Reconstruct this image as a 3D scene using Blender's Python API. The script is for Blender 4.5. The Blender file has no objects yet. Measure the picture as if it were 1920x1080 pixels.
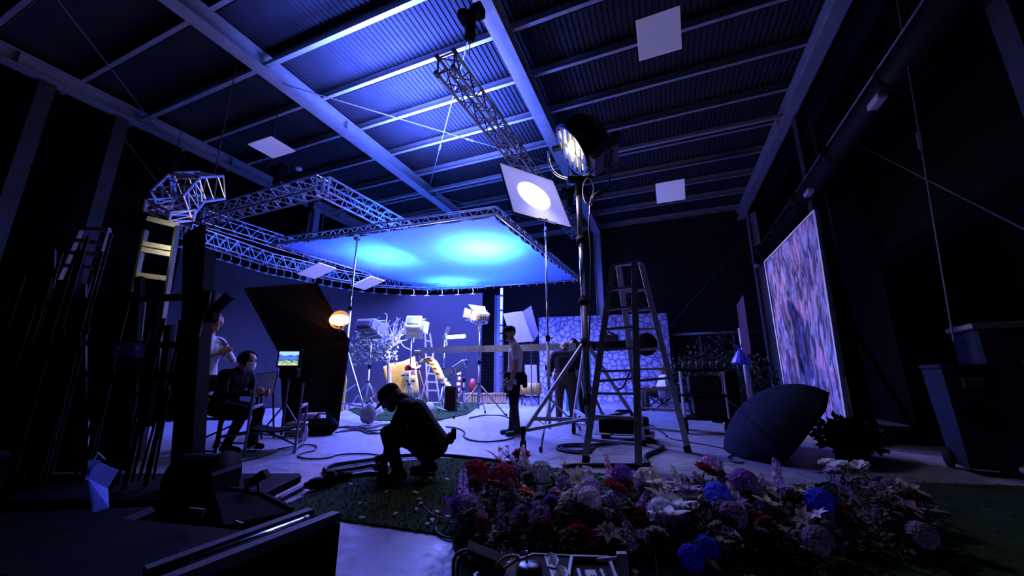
import bpy, math, random
from mathutils import Vector, Matrix
V = Vector; PI = math.pi; cos = math.cos; sin = math.sin
rnd = random.Random(7)
scene = bpy.context.scene
COL = bpy.context.collection
# ---------------------------------------------------------------- camera
FPX = 700.0; PITCH = math.atan(164/700.0); CAMH = 0.95
cam_d = bpy.data.cameras.new('camera'); cam = bpy.data.objects.new('camera', cam_d); COL.objects.link(cam)
cam_d.sensor_width = 36; cam_d.lens = FPX/1920*36; cam_d.clip_start = .02; cam_d.clip_end = 200
cam.location = (0, 0, CAMH); cam.rotation_euler = (PI/2+PITCH, 0, 0)
scene.camera = cam
# measuring helpers: where a sight line from the surveyed photo meets a level plane or a depth
def ray(x, y):
    u = x-960; v = 540-y
    return V((u, FPX*cos(PITCH)-v*sin(PITCH), FPX*sin(PITCH)+v*cos(PITCH)))
C0 = V((0, 0, CAMH))
def G(x, y, z=0.0):
    r = ray(x, y); return C0+r*((z-CAMH)/r.z)
def A(x, y, Y):
    r = ray(x, y); return C0+r*(Y/r.y)
YAW = math.atan2(290, 719)
D = V((sin(YAW), cos(YAW), 0)); R = V((cos(YAW), -sin(YAW), 0)); Z = V((0, 0, 1))
def B(d, r, z=0.0): return D*d+R*r+Z*z          # building coordinates: depth, sideways, height
# ---------------------------------------------------------------- materials
MATS = {}
def mat(name, col, rough=.6, metal=0.0, var=.15, scale=6.0, bump=0.0, emit=None, es=0.0, spec=.5):
    if name in MATS: return MATS[name]
    m = bpy.data.materials.new(name); m.use_nodes = True
    n = m.node_tree.nodes; l = m.node_tree.links; b = n['Principled BSDF']
    b.inputs['Roughness'].default_value = rough; b.inputs['Metallic'].default_value = metal
    b.inputs['Specular IOR Level'].default_value = spec
    tc = n.new('ShaderNodeTexCoord'); nz = n.new('ShaderNodeTexNoise'); nz.inputs['Scale'].default_value = scale
    nz.inputs['Detail'].default_value = 4
    l.new(tc.outputs['Object'], nz.inputs['Vector'])
    cr = n.new('ShaderNodeValToRGB')
    cr.color_ramp.elements[0].position = .3; cr.color_ramp.elements[1].position = .7
    cr.color_ramp.elements[0].color = tuple(c*(1-var) for c in col[:3])+(1,)
    cr.color_ramp.elements[1].color = tuple(min(1, c*(1+var)) for c in col[:3])+(1,)
    l.new(nz.outputs['Fac'], cr.inputs['Fac']); l.new(cr.outputs['Color'], b.inputs['Base Color'])
    if bump:
        bp = n.new('ShaderNodeBump'); bp.inputs['Strength'].default_value = bump; bp.inputs['Distance'].default_value = .02
        l.new(nz.outputs['Fac'], bp.inputs['Height']); l.new(bp.outputs['Normal'], b.inputs['Normal'])
    if emit:
        b.inputs['Emission Color'].default_value = tuple(emit)+(1,); b.inputs['Emission Strength'].default_value = es
    MATS[name] = m; return m
def nodes_of(m): return m.node_tree.nodes, m.node_tree.links, m.node_tree.nodes['Principled BSDF']
def ramp(n, stops, interp='LINEAR'):
    cr = n.new('ShaderNodeValToRGB'); e = cr.color_ramp; e.interpolation = interp
    while len(e.elements) < len(stops): e.elements.new(.5)
    for el, (p, c) in zip(e.elements, stops): el.position = p; el.color = tuple(c)+(1,)
    return cr
# ---------------------------------------------------------------- mesh builder
def frame(z, up=None):
    z = V(z).normalized(); up = V(up) if up else (V((0, 0, 1)) if abs(z.z) < .98 else V((0, 1, 0)))
    x = up.cross(z).normalized(); y = z.cross(x)
    return Matrix((x, y, z)).transposed()
def xf(loc, z=None, up=None, rz=0):
    m = frame(z, up) if z is not None else Matrix.Rotation(rz, 3, 'Z')
    return Matrix.Translation(V(loc)) @ m.to_4x4()
class MB:
    def __init__(s, M=None): s.v = []; s.f = []; s.M = M
    def add(s, vs, fs):
        o = len(s.v)
        s.v += [(s.M @ V(p)) if s.M else V(p) for p in vs]
        s.f += [tuple(i+o for i in f) for f in fs]; return s
    def box(s, c, d, rz=0, m=None):
        c = V(c); q = m or Matrix.Rotation(rz, 3, 'Z'); h = V(d)/2
        vs = [c+q @ V((h.x*i, h.y*j, h.z*k)) for k in (-1, 1) for j in (-1, 1) for i in (-1, 1)]
        return s.add(vs, [(0, 2, 3, 1), (4, 5, 7, 6), (0, 1, 5, 4), (2, 6, 7, 3), (0, 4, 6, 2), (1, 3, 7, 5)])
    def bbox(s, c, d, b=.01, rz=0, m=None):                      # a box with chamfered edges
        c = V(c); q = m or Matrix.Rotation(rz, 3, 'Z'); h = V(d)/2; b = min(b, min(h)*.9)
        vs = []; fs = []
        idx = {}
        for i in (-1, 1):
            for j in (-1, 1):
                for k in (-1, 1):
                    for a in range(3):
                        p = V((i*(h.x-(b if a != 0 else 0)), j*(h.y-(b if a != 1 else 0)), k*(h.z-(b if a != 2 else 0))))
                        idx[i, j, k, a] = len(vs); vs.append(c+q @ p)
        sg = (-1, 1)
        for a in range(3):
            o = [t for t in range(3) if t != a]
            for g in sg:
                ring = []
                for (u, w) in ((-1, -1), (1, -1), (1, 1), (-1, 1)):
                    k = [0, 0, 0]; k[a] = g; k[o[0]] = u; k[o[1]] = w; ring.append(idx[k[0], k[1], k[2], a])
                fs.append(tuple(ring))
        for a in range(3):
            o = [t for t in range(3) if t != a]
            for u in sg:
                for w in sg:
                    k0 = [0, 0, 0]; k0[o[0]] = u; k0[o[1]] = w; k1 = list(k0); k0[a] = -1; k1[a] = 1
                    fs.append((idx[(*k0, o[0])], idx[(*k1, o[0])], idx[(*k1, o[1])], idx[(*k0, o[1])]))
        for i in sg:
            for j in sg:
                for k in sg: fs.append((idx[i, j, k, 0], idx[i, j, k, 1], idx[i, j, k, 2]))
        return s.add(vs, fs)
    def bar(s, p0, p1, w, h=None, up=None):
        p0 = V(p0); p1 = V(p1); h = h or w
        return s.box((p0+p1)/2, (w, h, (p1-p0).length), m=frame(p1-p0, up))
    def tube(s, pts, r, n=8, closed=False, caps=True):
        pts = [V(p) for p in pts]; k = len(pts); rs = r if isinstance(r, (list, tuple)) else [r]*k
        vs = []; fs = []; px = None
        for i, p in enumerate(pts):
            a = pts[(i-1) % k] if (closed or i) else p; b = pts[(i+1) % k] if (closed or i < k-1) else p
            t = (b-a)
            if t.length < 1e-9: t = V((0, 0, 1))
            t.normalize()
            if px is None: x = frame(t).col[0].copy()
            else:
                x = px-t*px.dot(t)
                if x.length < 1e-5: x = frame(t).col[0].copy()
            x.normalize(); y = t.cross(x); px = x
            for j in range(n):
                w = 2*PI*j/n; vs.append(p+(x*cos(w)+y*sin(w))*rs[i])
        for i in range(k if closed else k-1):
            for j in range(n):
                a = i*n; b = ((i+1) % k)*n; fs.append((a+j, a+(j+1) % n, b+(j+1) % n, b+j))
        if caps and not closed: fs.append(tuple(range(n-1, -1, -1))); fs.append(tuple((k-1)*n+j for j in range(n)))
        return s.add(vs, fs)
    def cyl(s, p0, p1, r0, r1=None, n=16): return s.tube([p0, p1], [r0, r0 if r1 is None else r1], n)
    def lathe(s, c, prof, n=20, axis=(0, 0, 1), a0=0, a1=2*PI, up=None):
        q = frame(axis, up); c = V(c); vs = []; fs = []; full = abs(a1-a0-2*PI) < 1e-6; m = n if full else n+1; k = len(prof)
        for (r, z) in prof:
            for j in range(m):
                w = a0+(a1-a0)*j/n; vs.append(c+q @ V((r*cos(w), r*sin(w), z)))
        for i in range(k-1):
            for j in range(n): fs.append((i*m+j, i*m+(j+1) % m, (i+1)*m+(j+1) % m, (i+1)*m+j))
        return s.add(vs, fs)
    def sph(s, c, r, n=12, m=8, q=None):
        r = V((r, r, r)) if not hasattr(r, '__len__') else V(r); c = V(c); vs = []; fs = []
        for i in range(m+1):
            t = PI*i/m
            for j in range(n):
                w = 2*PI*j/n; p = V((r.x*sin(t)*cos(w), r.y*sin(t)*sin(w), r.z*cos(t))); vs.append(c+(q @ p if q else p))
        for i in range(m):
            for j in range(n): fs.append((i*n+j, (i+1)*n+j, (i+1)*n+(j+1) % n, i*n+(j+1) % n))
        return s.add(vs, fs)
    def slab(s, pts, t):
        pts = [V(p) for p in pts]; t = V(t); k = len(pts)
        fs = [tuple(range(k-1, -1, -1)), tuple(range(k, 2*k))]+[(i, (i+1) % k, k+(i+1) % k, k+i) for i in range(k)]
        return s.add(pts+[p+t for p in pts], fs)
    def grid(s, fn, nu, nv):
        vs = [fn(i/nu, j/nv) for j in range(nv+1) for i in range(nu+1)]; w = nu+1
        return s.add(vs, [(j*w+i, j*w+i+1, (j+1)*w+i+1, (j+1)*w+i) for j in range(nv) for i in range(nu)])
    def cap(s, p0, p1, r0, r1=None, n=10):
        p0 = V(p0); p1 = V(p1); r1 = r0 if r1 is None else r1; d = p1-p0; L = d.length
        if L < 1e-6: return s.sph(p0, max(r0, r1), n, 6)
        d /= L; pr = []
        pts = []; rs = []
        for k in range(4): t = PI/2*k/4; pts.append(p0-d*r0*cos(t)); rs.append(max(r0*sin(t), r0*.02))
        pts.append(p0); rs.append(r0); pts.append(p1); rs.append(r1)
        for k in range(3, -1, -1): t = PI/2*k/4; pts.append(p1+d*r1*cos(t)); rs.append(max(r1*sin(t), r1*.02))
        return s.tube(pts, rs, n)
    def build(s, name, m, parent=None, smooth=False, origin=None, solid=0):
        o = V((0, 0, 0))
        if parent is not None: o = V(parent['_o'])
        elif origin is not None: o = V(origin)
        me = bpy.data.meshes.new(name); me.from_pydata([tuple(p-o) for p in s.v], [], s.f); me.update()
        import bmesh
        bm = bmesh.new(); bm.from_mesh(me); bmesh.ops.recalc_face_normals(bm, faces=bm.faces); bm.to_mesh(me); bm.free()
        if smooth:
            for p in me.polygons: p.use_smooth = True
        ob = bpy.data.objects.new(name, me); COL.objects.link(ob)
        if isinstance(m, str): m = MATS[m]
        me.materials.append(m)
        if solid:
            md = ob.modifiers.new('solid', 'SOLIDIFY'); md.thickness = solid; md.offset = 0
        ob['_o'] = tuple(o)
        if parent is not None: ob.parent = parent
        else: ob.location = o
        # a part's own mesh stays in its thing's coordinates
        return ob
def tag(o, label=None, cat=None, group=None, kind=None):
    if label: o['label'] = label
    if cat: o['category'] = cat
    if group: o['group'] = group
    if kind: o['kind'] = kind
    return o
def thing(name, label, cat, loc=(0, 0, 0), group=None):
    o = bpy.data.objects.new(name, None); COL.objects.link(o); o.location = V(loc); o['_o'] = tuple(V(loc))
    o.empty_display_size = .1
    return tag(o, label, cat, group)
def struct(name, mb, m, label, cat, group=None, smooth=False):
    return tag(mb.build(name, m, None, smooth), label, cat, group, 'structure')
def copy_tree(o, parent=None):
    c = o.copy(); COL.objects.link(c)
    if parent is not None: c.parent = parent
    for ch in list(o.children): copy_tree(ch, c)
    return c
def bez(pts, n=8):                                              # smooth curve through points
    P = [V(p) for p in pts]; out = []
    for i in range(len(P)-1):
        a = P[max(i-1, 0)]; b = P[i]; c = P[i+1]; d = P[min(i+2, len(P)-1)]
        for k in range(n):
            t = k/n; out.append(.5*((2*b)+(c-a)*t+(2*a-5*b+4*c-d)*t*t+(3*b-a-3*c+d)*t**3))
    return out+[P[-1]]
def light(kind, name, loc, power, col, target=None, **k):
    d = bpy.data.lights.new(name, kind); d.energy = power; d.color = col
    for a, b in k.items(): setattr(d, a, b)
    o = bpy.data.objects.new(name, d); COL.objects.link(o); o.location = V(loc)
    if target is not None: o.rotation_euler = (V(target)-V(loc)).to_track_quat('-Z', 'Y').to_euler()
    return o
# ---------------------------------------------------------------- material list
mat('concrete', (.42, .42, .45), .55, 0, .18, 1.3, .06, spec=.22)
mat('black_wall', (.006, .006, .008), .8, spec=.06)
mat('back_sheet', (.03, .03, .034), .55, .2, .1, spec=.06)
mat('roof_deck', (.042, .045, .06), .8, .0, .12, 2, spec=.1)
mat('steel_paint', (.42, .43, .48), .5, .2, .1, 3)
mat('steel_shaded', (.09, .09, .105), .6, .2, .15, 3, spec=.06)  # shaded copy of the column steel, dimness put into the colour
mat('stand_dim', (.03, .03, .034), .5, .3, .15, 9, spec=.06)
mat('galv', (.25, .25, .27), .45, .5, .12, 5)
mat('dark_steel', (.10, .10, .115), .5, .5, .12)
mat('alu', (.72, .73, .76), .32, .85, .08, 12)
mat('chrome', (.72, .73, .76), .2, .95, .05)
mat('ladder_alu', (.50, .50, .53), .55, .2, .1, 9)
mat('purlin_zinc', (.40, .40, .43), .5, .2, .12, 5)
mat('black', (.009, .009, .010), .65, 0, .2, spec=.06)
mat('black_cloth', (.006, .006, .007), .95, 0, .3, 20, spec=.06)
mat('black_gloss', (.012, .012, .013), .3)
mat('rubber', (.012, .012, .014), .75, spec=.06)
mat('cable', (.010, .010, .013), .6)
mat('white_board', (.75, .75, .77), .6, 0, .04)
mat('panel_white_glow', (.85, .85, .87), .6, 0, .03, emit=(.42, .40, .9), es=.16)  # faint glow added so the unlit hung panels look lit
mat('white_paint', (.70, .70, .72), .5, 0, .05)
mat('cyc', (.048, .048, .060), .9, 0, .06, .8, spec=.06)
mat('wood', (.42, .25, .11), .6, 0, .25, 4)
mat('yellow', (.72, .50, .10), .7, 0, .12, 5)
mat('yellow_dark', (.48, .30, .05), .7, 0, .2, 5)
mat('blue_plastic', (.012, .018, .05), .45, spec=.2)
mat('lilac_shaded', (.20, .17, .25), .6, 0, .05)  # darker copy of lilac, shade on the rear board put into the colour
mat('lilac', (.36, .31, .42), .6, 0, .05)
mat('turquoise', (.12, .45, .45), .7)
mat('turf', (.030, .055, .022), .95, 0, .5, 40, .5, spec=.06)
mat('navy_cloth', (.016, .020, .042), .85, 0, .2, 9, spec=.06)
mat('red_plastic', (.35, .04, .03), .5)
mat('bag_white', (.55, .56, .62), .45, 0, .06)
mat('grey_metal', (.20, .205, .21), .45, .4)
mat('beige_metal', (.50, .50, .44), .45, .3)
mat('brass', (.45, .34, .14), .4, .6)
mat('sandbag', (.33, .34, .36), .9, 0, .2, 12)
# ================================================================ the hall
m = MATS['concrete']; n, l, b = nodes_of(m)          # worn concrete: stains, scuffs and paint specks
tc = n.new('ShaderNodeTexCoord')
n1 = n.new('ShaderNodeTexNoise'); n1.inputs['Scale'].default_value = .7; n1.inputs['Detail'].default_value = 6
n2 = n.new('ShaderNodeTexNoise'); n2.inputs['Scale'].default_value = 9; n2.inputs['Detail'].default_value = 6; n2.inputs['Roughness'].default_value = .7
for q in (n1, n2): l.new(tc.outputs['Object'], q.inputs['Vector'])
c1 = ramp(n, [(.3, (.24, .24, .26)), (.7, (.38, .38, .40))]); c2 = ramp(n, [(.36, (.42, .42, .44)), (.52, (1, 1, 1))])
l.new(n1.outputs['Fac'], c1.inputs['Fac']); l.new(n2.outputs['Fac'], c2.inputs['Fac'])
mx = n.new('ShaderNodeMix'); mx.data_type = 'RGBA'; mx.blend_type = 'MULTIPLY'; mx.inputs[0].default_value = .75
l.new(c1.outputs['Color'], mx.inputs[6]); l.new(c2.outputs['Color'], mx.inputs[7]); l.new(mx.outputs[2], b.inputs['Base Color'])
c3 = ramp(n, [(.3, (.30, .30, .30)), (.7, (.62, .62, .62))]); l.new(n2.outputs['Fac'], c3.inputs['Fac']); l.new(c3.outputs['Color'], b.inputs['Roughness'])

D0, D1, R0, R1, H = -4.0, 16.3, -12.6, 4.3, 7.55
def slab_dr(d0, d1, r0, r1, z0, z1):
    return MB().slab([B(d0, r0, z0), B(d0, r1, z0), B(d1, r1, z0), B(d1, r0, z0)], (0, 0, z1-z0))
struct('floor', slab_dr(D0, D1, R0, R1, -.1, 0), 'concrete', 'pale worn concrete floor of the hall lit blue', 'floor')
# roof deck: trapezoidal ribs running in depth
mb = MB(); prof = []; r = R0
while r < R1:
    prof += [(r, 0), (r+.05, 0), (r+.062, .03), (r+.095, .03)]; r += .11
prof.append((R1, 0))
vs = [B(D0, a, H+z) for a, z in prof]+[B(D1, a, H+z) for a, z in prof]; k = len(prof)
mb.add(vs, [(i, i+1, k+i+1, k+i) for i in range(k-1)]); mb.add(*(lambda q: (q, [(0, 1, 2, 3)]))([B(D0, R0, H+.2), B(D0, R1, H+.2), B(D1, R1, H+.2), B(D1, R0, H+.2)]))
struct('ceiling', mb, 'roof_deck', 'dark ribbed metal roof deck above the purlins', 'ceiling')
# back wall of horizontal corrugated sheet
mb = MB(); prof = []; z = 0
while z < H: prof += [(z, 0), (z+.05, 0), (z+.075, .03), (z+.125, .03)]; z += .15
k = len(prof); vs = [B(D1-o, R0, z) for z, o in prof]+[B(D1-o, R1, z) for z, o in prof]
mb.add(vs, [(i, i+1, k+i+1, k+i) for i in range(k-1)])
struct('wall_back', mb, 'back_sheet', 'dark horizontally ribbed sheet wall at the far end', 'wall')
struct('wall_left', slab_dr(D0, D1, R0-.1, R0, 0, H), 'black_wall', 'black wall behind the equipment racks and curved backdrop', 'wall')
struct('wall_right', slab_dr(D0, D1, R1, R1+.1, 0, H), 'black_wall', 'black wall behind the big round duct and painted panel', 'wall')
struct('wall_front', slab_dr(D0-.1, D0, R0, R1, 0, H), 'black_wall', 'unlit black wall closing the near end of the hall', 'wall')
def ibeam(p0, p1, h, w, up=Z, tf=.025, stiff=0):
    p0 = V(p0); p1 = V(p1); up = V(up); mb = MB()
    mb.bar(p0, p1, w, tf, up) if 0 else None
    t = (p1-p0).normalized(); side = t.cross(up).normalized(); u = side.cross(t).normalized()
    q = Matrix((side, u, t)).transposed(); L = (p1-p0).length; c = (p0+p1)/2
    mb.box(c, (w, tf, L), m=q); mb.box(c+u*h, (w, tf, L), m=q); mb.box(c+u*h/2, (.03, h, L), m=q)
    for i in range(stiff):
        p = p0+(p1-p0)*(i+.5)/stiff; mb.box(p+u*h/2, (w*.9, h, .02), m=q)
    return mb
for r, lb, w in [(-11.6, 'blue-lit steel edge beam over the equipment racks', .28), (-7.12, 'blue-grey steel rafter crossing above the square truss frame', .30),
                 (-2.3, 'bright blue steel rafter rising behind the dark single truss', .30), (3.25, 'blue steel edge beam above the big round duct', .26)]:
    struct('roof_beam', ibeam(B(D0, r, 7.0), B(D1, r, 7.0), .30, w, stiff=5), 'steel_paint', lb, 'beam', 'steel rafters under the roof')
PD = [.4, 1.7, 3.0, 4.2, 5.4, 6.6, 7.85, 9.12, 10.4, 11.75, 13.05, 14.4, 15.9]
for i, d in enumerate(PD):
    mb = MB(); q = Matrix((R, D, Z)).transposed()
    mb.box(B(d, -4.65, 7.41), (15.7, .02, .24), m=q); mb.box(B(d-.04, -4.65, 7.30), (15.7, .10, .02), m=q); mb.box(B(d-.04, -4.65, 7.31+.015), (15.7, .02, .03), m=q); mb.box(B(d+.035, -4.65, 7.52), (15.7, .08, .02), m=q)
    struct('roof_purlin', mb, 'purlin_zinc', 'thin steel purlin running across under the roof deck', 'purlin', 'purlins under the roof deck')
for d, lb in [(9.8, 'pale square strut tying the rafters midway down the hall'), (4.05, 'pale square strut tying the rafters overhead near the front')]:
    struct('roof_strut', MB().bar(B(d, -11.5, 7.12), B(d, 3.2, 7.12), .09), 'steel_paint', lb, 'strut')
def column(d, r, lb, top=7.0, w=.24, mt='steel_paint'):
    q = Matrix((R, D, Z)).transposed(); mb = MB(); h = top
    for s in (-1, 1): mb.box(B(d, r+s*.14, h/2), (.022, w, h), m=q)
    mb.box(B(d, r, h/2), (.28, .02, h), m=q); mb.box(B(d, r, .015), (.42, .36, .03), m=q)
    struct('steel_column', mb, mt, lb, 'column', 'steel columns of the hall')
column(2.55, -11.75, 'blue-lit column far over the racks, outermost of two', mt='steel_shaded'); column(3.75, -11.75, 'blue-lit column over the racks beside the hanging brace rod', mt='steel_shaded')
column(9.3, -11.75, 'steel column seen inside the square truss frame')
column(9.8, 3.5, 'grey column passing behind the big round duct', mt='steel_shaded'); column(15.7, 3.5, 'corner column at the far end behind the painted panel')
column(15.6, -2.3, 'blue column carrying the bright rafter behind the ladder'); column(4.9, 3.75, 'dark grey column at the top corner over the bins', mt='steel_shaded')
column(15.2, -6.75, 'lilac-lit column at the end of the curved backdrop', 4.5, .34)
def rod(p0, p1, lb, r=.012, turn=None):
    mb = MB().tube([p0, p1], r, 6)
    if turn is not None:
        p = V(p0).lerp(V(p1), turn); t = (V(p1)-V(p0)).normalized(); mb.tube([p-t*.12, p-t*.1, p+t*.1, p+t*.12], [.012, .03, .03, .012], 6)
    struct('brace_rod', mb, 'galv', lb, 'brace rod', 'thin roof and wall bracing')
rod(B(4.4, -7, 6.95), B(9.7, -2.4, 6.95), 'thin rod crossing diagonally between the two middle rafters', turn=.6)
rod(B(9.7, -7, 6.95), B(4.4, -2.4, 6.95), 'crossing brace rod that meets the rafter above the silk', turn=.4)
rod(B(9.8, -7, 6.95), B(15.3, -2.4, 6.95), 'far diagonal rod between the middle rafters'); rod(B(15.3, -7, 6.95), B(9.8, -2.4, 6.95), 'far counter rod between the middle rafters')
rod(B(15.9, -2.2, 5.0), B(15.9, 3.2, .6), 'long wall brace rod sloping down behind the ladder top'); rod(B(15.9, 3.4, 6.2), B(15.9, -1.8, .6), 'wall brace rod rising to the far corner column')
rod(B(9.8, 3.9, 6.6), B(5.2, 3.9, 1.9), 'long wall rod sloping past the top of the painted panel'); rod(B(5.3, 3.2, 6.9), B(6.2, 3.25, 1.35), 'hanging cable with an eye beside the painted panel', .01, .55)
rod(B(3.75, -11.6, 6.6), B(9.0, -11.6, 1.5), 'wall brace rod sloping down beside the racks'); rod(B(9.3, -11.6, 6.4), B(5, -11.6, 2.4), 'brace rod inside the square truss frame')
rod(B(4.4, -11.4, 6.95), B(.2, -7.2, 6.95), 'rod across the dark roof bay over the racks')
# big round duct along the wall
du = thing('air_duct', 'big dark round duct running along the wall above the painted panel', 'duct', B(9, 3.25, 5))
MB().tube([B(2.2, 3.25, 5.0), B(15.2, 3.45, 5.0)], .2, 20).build('duct_pipe', 'stand_dim', du, True)
mb = MB()
for d in (4, 6, 8, 10, 12, 14): mb.tube([B(d, 3.27, 5.0), B(d+.06, 3.27, 5.0)], .215, 20)
mb.build('joint_ring', 'stand_dim', du, True); MB().tube([B(2.2, 3.08, 5.17), B(15.2, 3.28, 5.17)], .022, 6).build('cable_rail', 'galv', du, True); du['kind'] = 'structure'
for px, py, lb in ((1645, 190, 'pale box fixed under the duct, highest and largest to the eye of three'), (1517, 361, 'pale box under the duct above the top of the painted panel'), (1419, 498, 'pale box at the lowest end of the duct')):
    c = G(px, py, 4.82); o = MB().bbox(c, (.13, .30, .10), .015, rz=-YAW).build('junction_box', 'white_paint', None, origin=c); tag(o, lb, 'box', 'boxes fixed along the duct')
# white radiant panels hung under the roof
def hpanel(px, py, z, w, dp, lb, tilt=(0, 0)):
    c = G(px, py, z); t = thing('ceiling_panel', lb, 'panel', c, 'white panels hung from the roof')
    q = Matrix.Rotation(-YAW, 3, 'Z') @ Matrix.Rotation(tilt[0], 3, 'X') @ Matrix.Rotation(tilt[1], 3, 'Y')
    MB().bbox(c, (w, dp, .03), .006, m=q).build('panel_plate', 'panel_white_glow', t)
    MB().tube([c+Z*.02, c+V((0, 0, max(.5, 7.3-z)))], .008, 6).build('hanger', 'dark_steel', t)
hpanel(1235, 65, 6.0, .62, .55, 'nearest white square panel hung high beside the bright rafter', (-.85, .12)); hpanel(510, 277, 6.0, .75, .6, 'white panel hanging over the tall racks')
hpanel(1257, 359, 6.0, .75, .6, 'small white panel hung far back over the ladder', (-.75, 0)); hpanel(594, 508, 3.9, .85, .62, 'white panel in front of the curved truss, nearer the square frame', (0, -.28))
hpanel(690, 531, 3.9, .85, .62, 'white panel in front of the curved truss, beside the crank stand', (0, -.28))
sd = G(560, 316, 6.8); tag(MB().lathe(sd, [(0, -.05), (.07, -.05), (.1, -.02), (.1, .03), (0, .03)], 16).build('smoke_detector', 'white_paint', None, True, origin=sd), 'small round white detector under the roof', 'detector')
MB()
# low rail in front of the back wall
rl = thing('barrier_rail', 'grey pipe rail in front of the far wall beyond the cart', 'rail', A(1330, 690, 14))
MB().tube([A(1255, 628, 14.2), A(1425, 620, 12.6)], .06, 8).build('top_rail', 'galv', rl, True)
for x, Y in ((1258, 14.2), (1312, 13.7), (1375, 13.1)):
    p = A(x, 627, Y); MB().tube([(p.x, p.y, 0), p], .045, 8).build('post', 'galv', rl, True)
# ================================================================ trusses, silk, backdrop
def truss_mb(p0, p1, s, n, up=Z, r=.024, rb=.012, ends=True, tri=False):
    p0 = V(p0); p1 = V(p1); t = (p1-p0).normalized(); side = t.cross(V(up)).normalized(); u = side.cross(t)
    mb = MB(); h = s/2
    cs = [side*-h+u*h, side*h+u*h, side*h-u*h, side*-h-u*h] if not tri else [side*-h+u*h*.8, side*h+u*h*.8, u*-h*.9]
    k = len(cs)
    for c in cs: mb.tube([p0+c, p1+c], r, 8)
    for j in range(k):
        a, b = cs[j], cs[(j+1) % k]
        for i in range(n):
            q0 = p0.lerp(p1, i/n); q1 = p0.lerp(p1, (i+1)/n); qm = p0.lerp(p1, (i+.5)/n)
            mb.tube([q0+a, qm+b], rb, 5); mb.tube([qm+b, q1+a], rb, 5)
        if ends:
            for q in (p0, p1): mb.tube([q+a, q+b], rb*1.3, 5)
    return mb
# square truss frame that hangs over the silk
zt = 5.2
ca, cb = G(380, 408, zt), G(605, 348, zt)
cc = cb+D*5.2+R*.15; cd = ca+D*5.2+R*.4
tf = thing('square_truss_frame', 'silver box truss frame hung around the near end of the blue silk', 'truss', (ca+cb)/2)
for p0, p1, k in ((ca, cb, 10), (cb, cc, 11), (ca, cd, 11), (cd, cc, 10)):
    truss_mb(p0, p1, .36, k).build('truss_section', 'alu', tf)
mb = MB()
for p in (ca, cb, cc, cd): mb.bbox(p, (.4, .4, .4), .02, rz=-YAW) if 0 else mb.tube([p-Z*.2, p+Z*.2], .05, 8)
mb.build('corner_joint', 'alu', tf)
# single dark truss, pointing to the viewer
dt = thing('dark_truss', 'dark single truss with open end running back behind the lamp frame', 'truss', B(7, -2.5, 5.6), 'hung trusses')
pts = [B(4.05, -2.72, 5.6), B(6.6, -2.62, 5.6), B(9.2, -2.52, 5.6), B(11.8, -2.42, 5.6)]
for i in range(3): truss_mb(pts[i], pts[i+1], .30, 6, tri=False, r=.025).build('truss_section', 'galv', dt)
for p in pts[:3]:
    for s in (-1, 1):
        for u in (-1, 1): MB().tube([p+R*s*.15+Z*u*.15-D*.05, p+R*s*.15+Z*u*.15+D*.05], .036, 8).build('coupler', 'dark_steel', dt)
# chain hoists
def hoist(loc, zc, lb, dd=1, mt='black'):
    loc = V(loc); t = thing('chain_hoist', lb, 'hoist', loc, 'black chain hoists under the roof')
    MB().cyl(loc-Z*.24, loc+Z*.16, .085, .085, 14).build('motor', mt, t)
    mb = MB().bbox(loc+R*.14+Z*.22, (.16, .2, .18), .02, rz=-YAW).bbox(loc-R*.13+Z*.22, (.14, .2, .16), .02, rz=-YAW).bbox(loc+Z*.24, (.3, .12, .1), .02, rz=-YAW)
    mb.build('gear_case', 'black', t); MB().tube([loc+Z*.25, loc+Z*.38], .03, 8).build('hook', 'dark_steel', t); MB().tube([loc-Z*.24, loc-Z*.3], .03, 8).build('hook', 'dark_steel', t)
    MB().tube([loc-Z*.28, V((loc.x, loc.y, zc))], .009, 5).build('load_chain', 'dark_steel', t)
    MB().tube([loc+Z*.36, V((loc.x, loc.y, 7.5))], .009, 5).build('suspension_chain', 'dark_steel', t)
hoist(A(882, 48, 4.8), 5.75, 'nearest black chain hoist hanging beside the bright rafter top')
hoist(A(325, 310, 8.2), 5.6, 'dark chain hoist hanging alone over the racks'); hoist(G(520, 330, 6.2), 5.4, 'black chain hoist over the near beam of the square truss frame')
hoist(A(583, 385, 11.5), 5.4, 'small far chain hoist inside the square truss frame'); hoist(A(1068, 372, 9.2), 5.75, 'black hoist behind the glowing lamp frame')
# the blue silk on its pipe frame
zs = 4.5
sL, sT, sR, sB = G(510, 458, zs), G(930, 401, zs), G(1085, 525, zs), G(800, 545, zs)
sk = thing('overhead_silk', 'large blue-glowing silk stretched on an overhead pipe frame', 'silk', (sL+sT+sR+sB)/4)
m = bpy.data.materials.new('silk_fabric'); m.use_nodes = True; MATS['silk'] = m
n = m.node_tree.nodes; l = m.node_tree.links; n.remove(n['Principled BSDF'])
tr = n.new('ShaderNodeBsdfTranslucent'); df = n.new('ShaderNodeBsdfDiffuse'); ms = n.new('ShaderNodeMixShader'); ms.inputs[0].default_value = .25
nz = n.new('ShaderNodeTexNoise'); nz.inputs['Scale'].default_value = 30; cr = ramp(n, [(.3, (.50, .60, .86)), (.7, (.58, .68, .95))])
l.new(nz.outputs['Fac'], cr.inputs['Fac']); l.new(cr.outputs['Color'], tr.inputs['Color']); l.new(cr.outputs['Color'], df.inputs['Color'])
l.new(tr.outputs[0], ms.inputs[1]); l.new(df.outputs[0], ms.inputs[2]); l.new(ms.outputs[0], n['Material Output'].inputs['Surface'])
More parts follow.
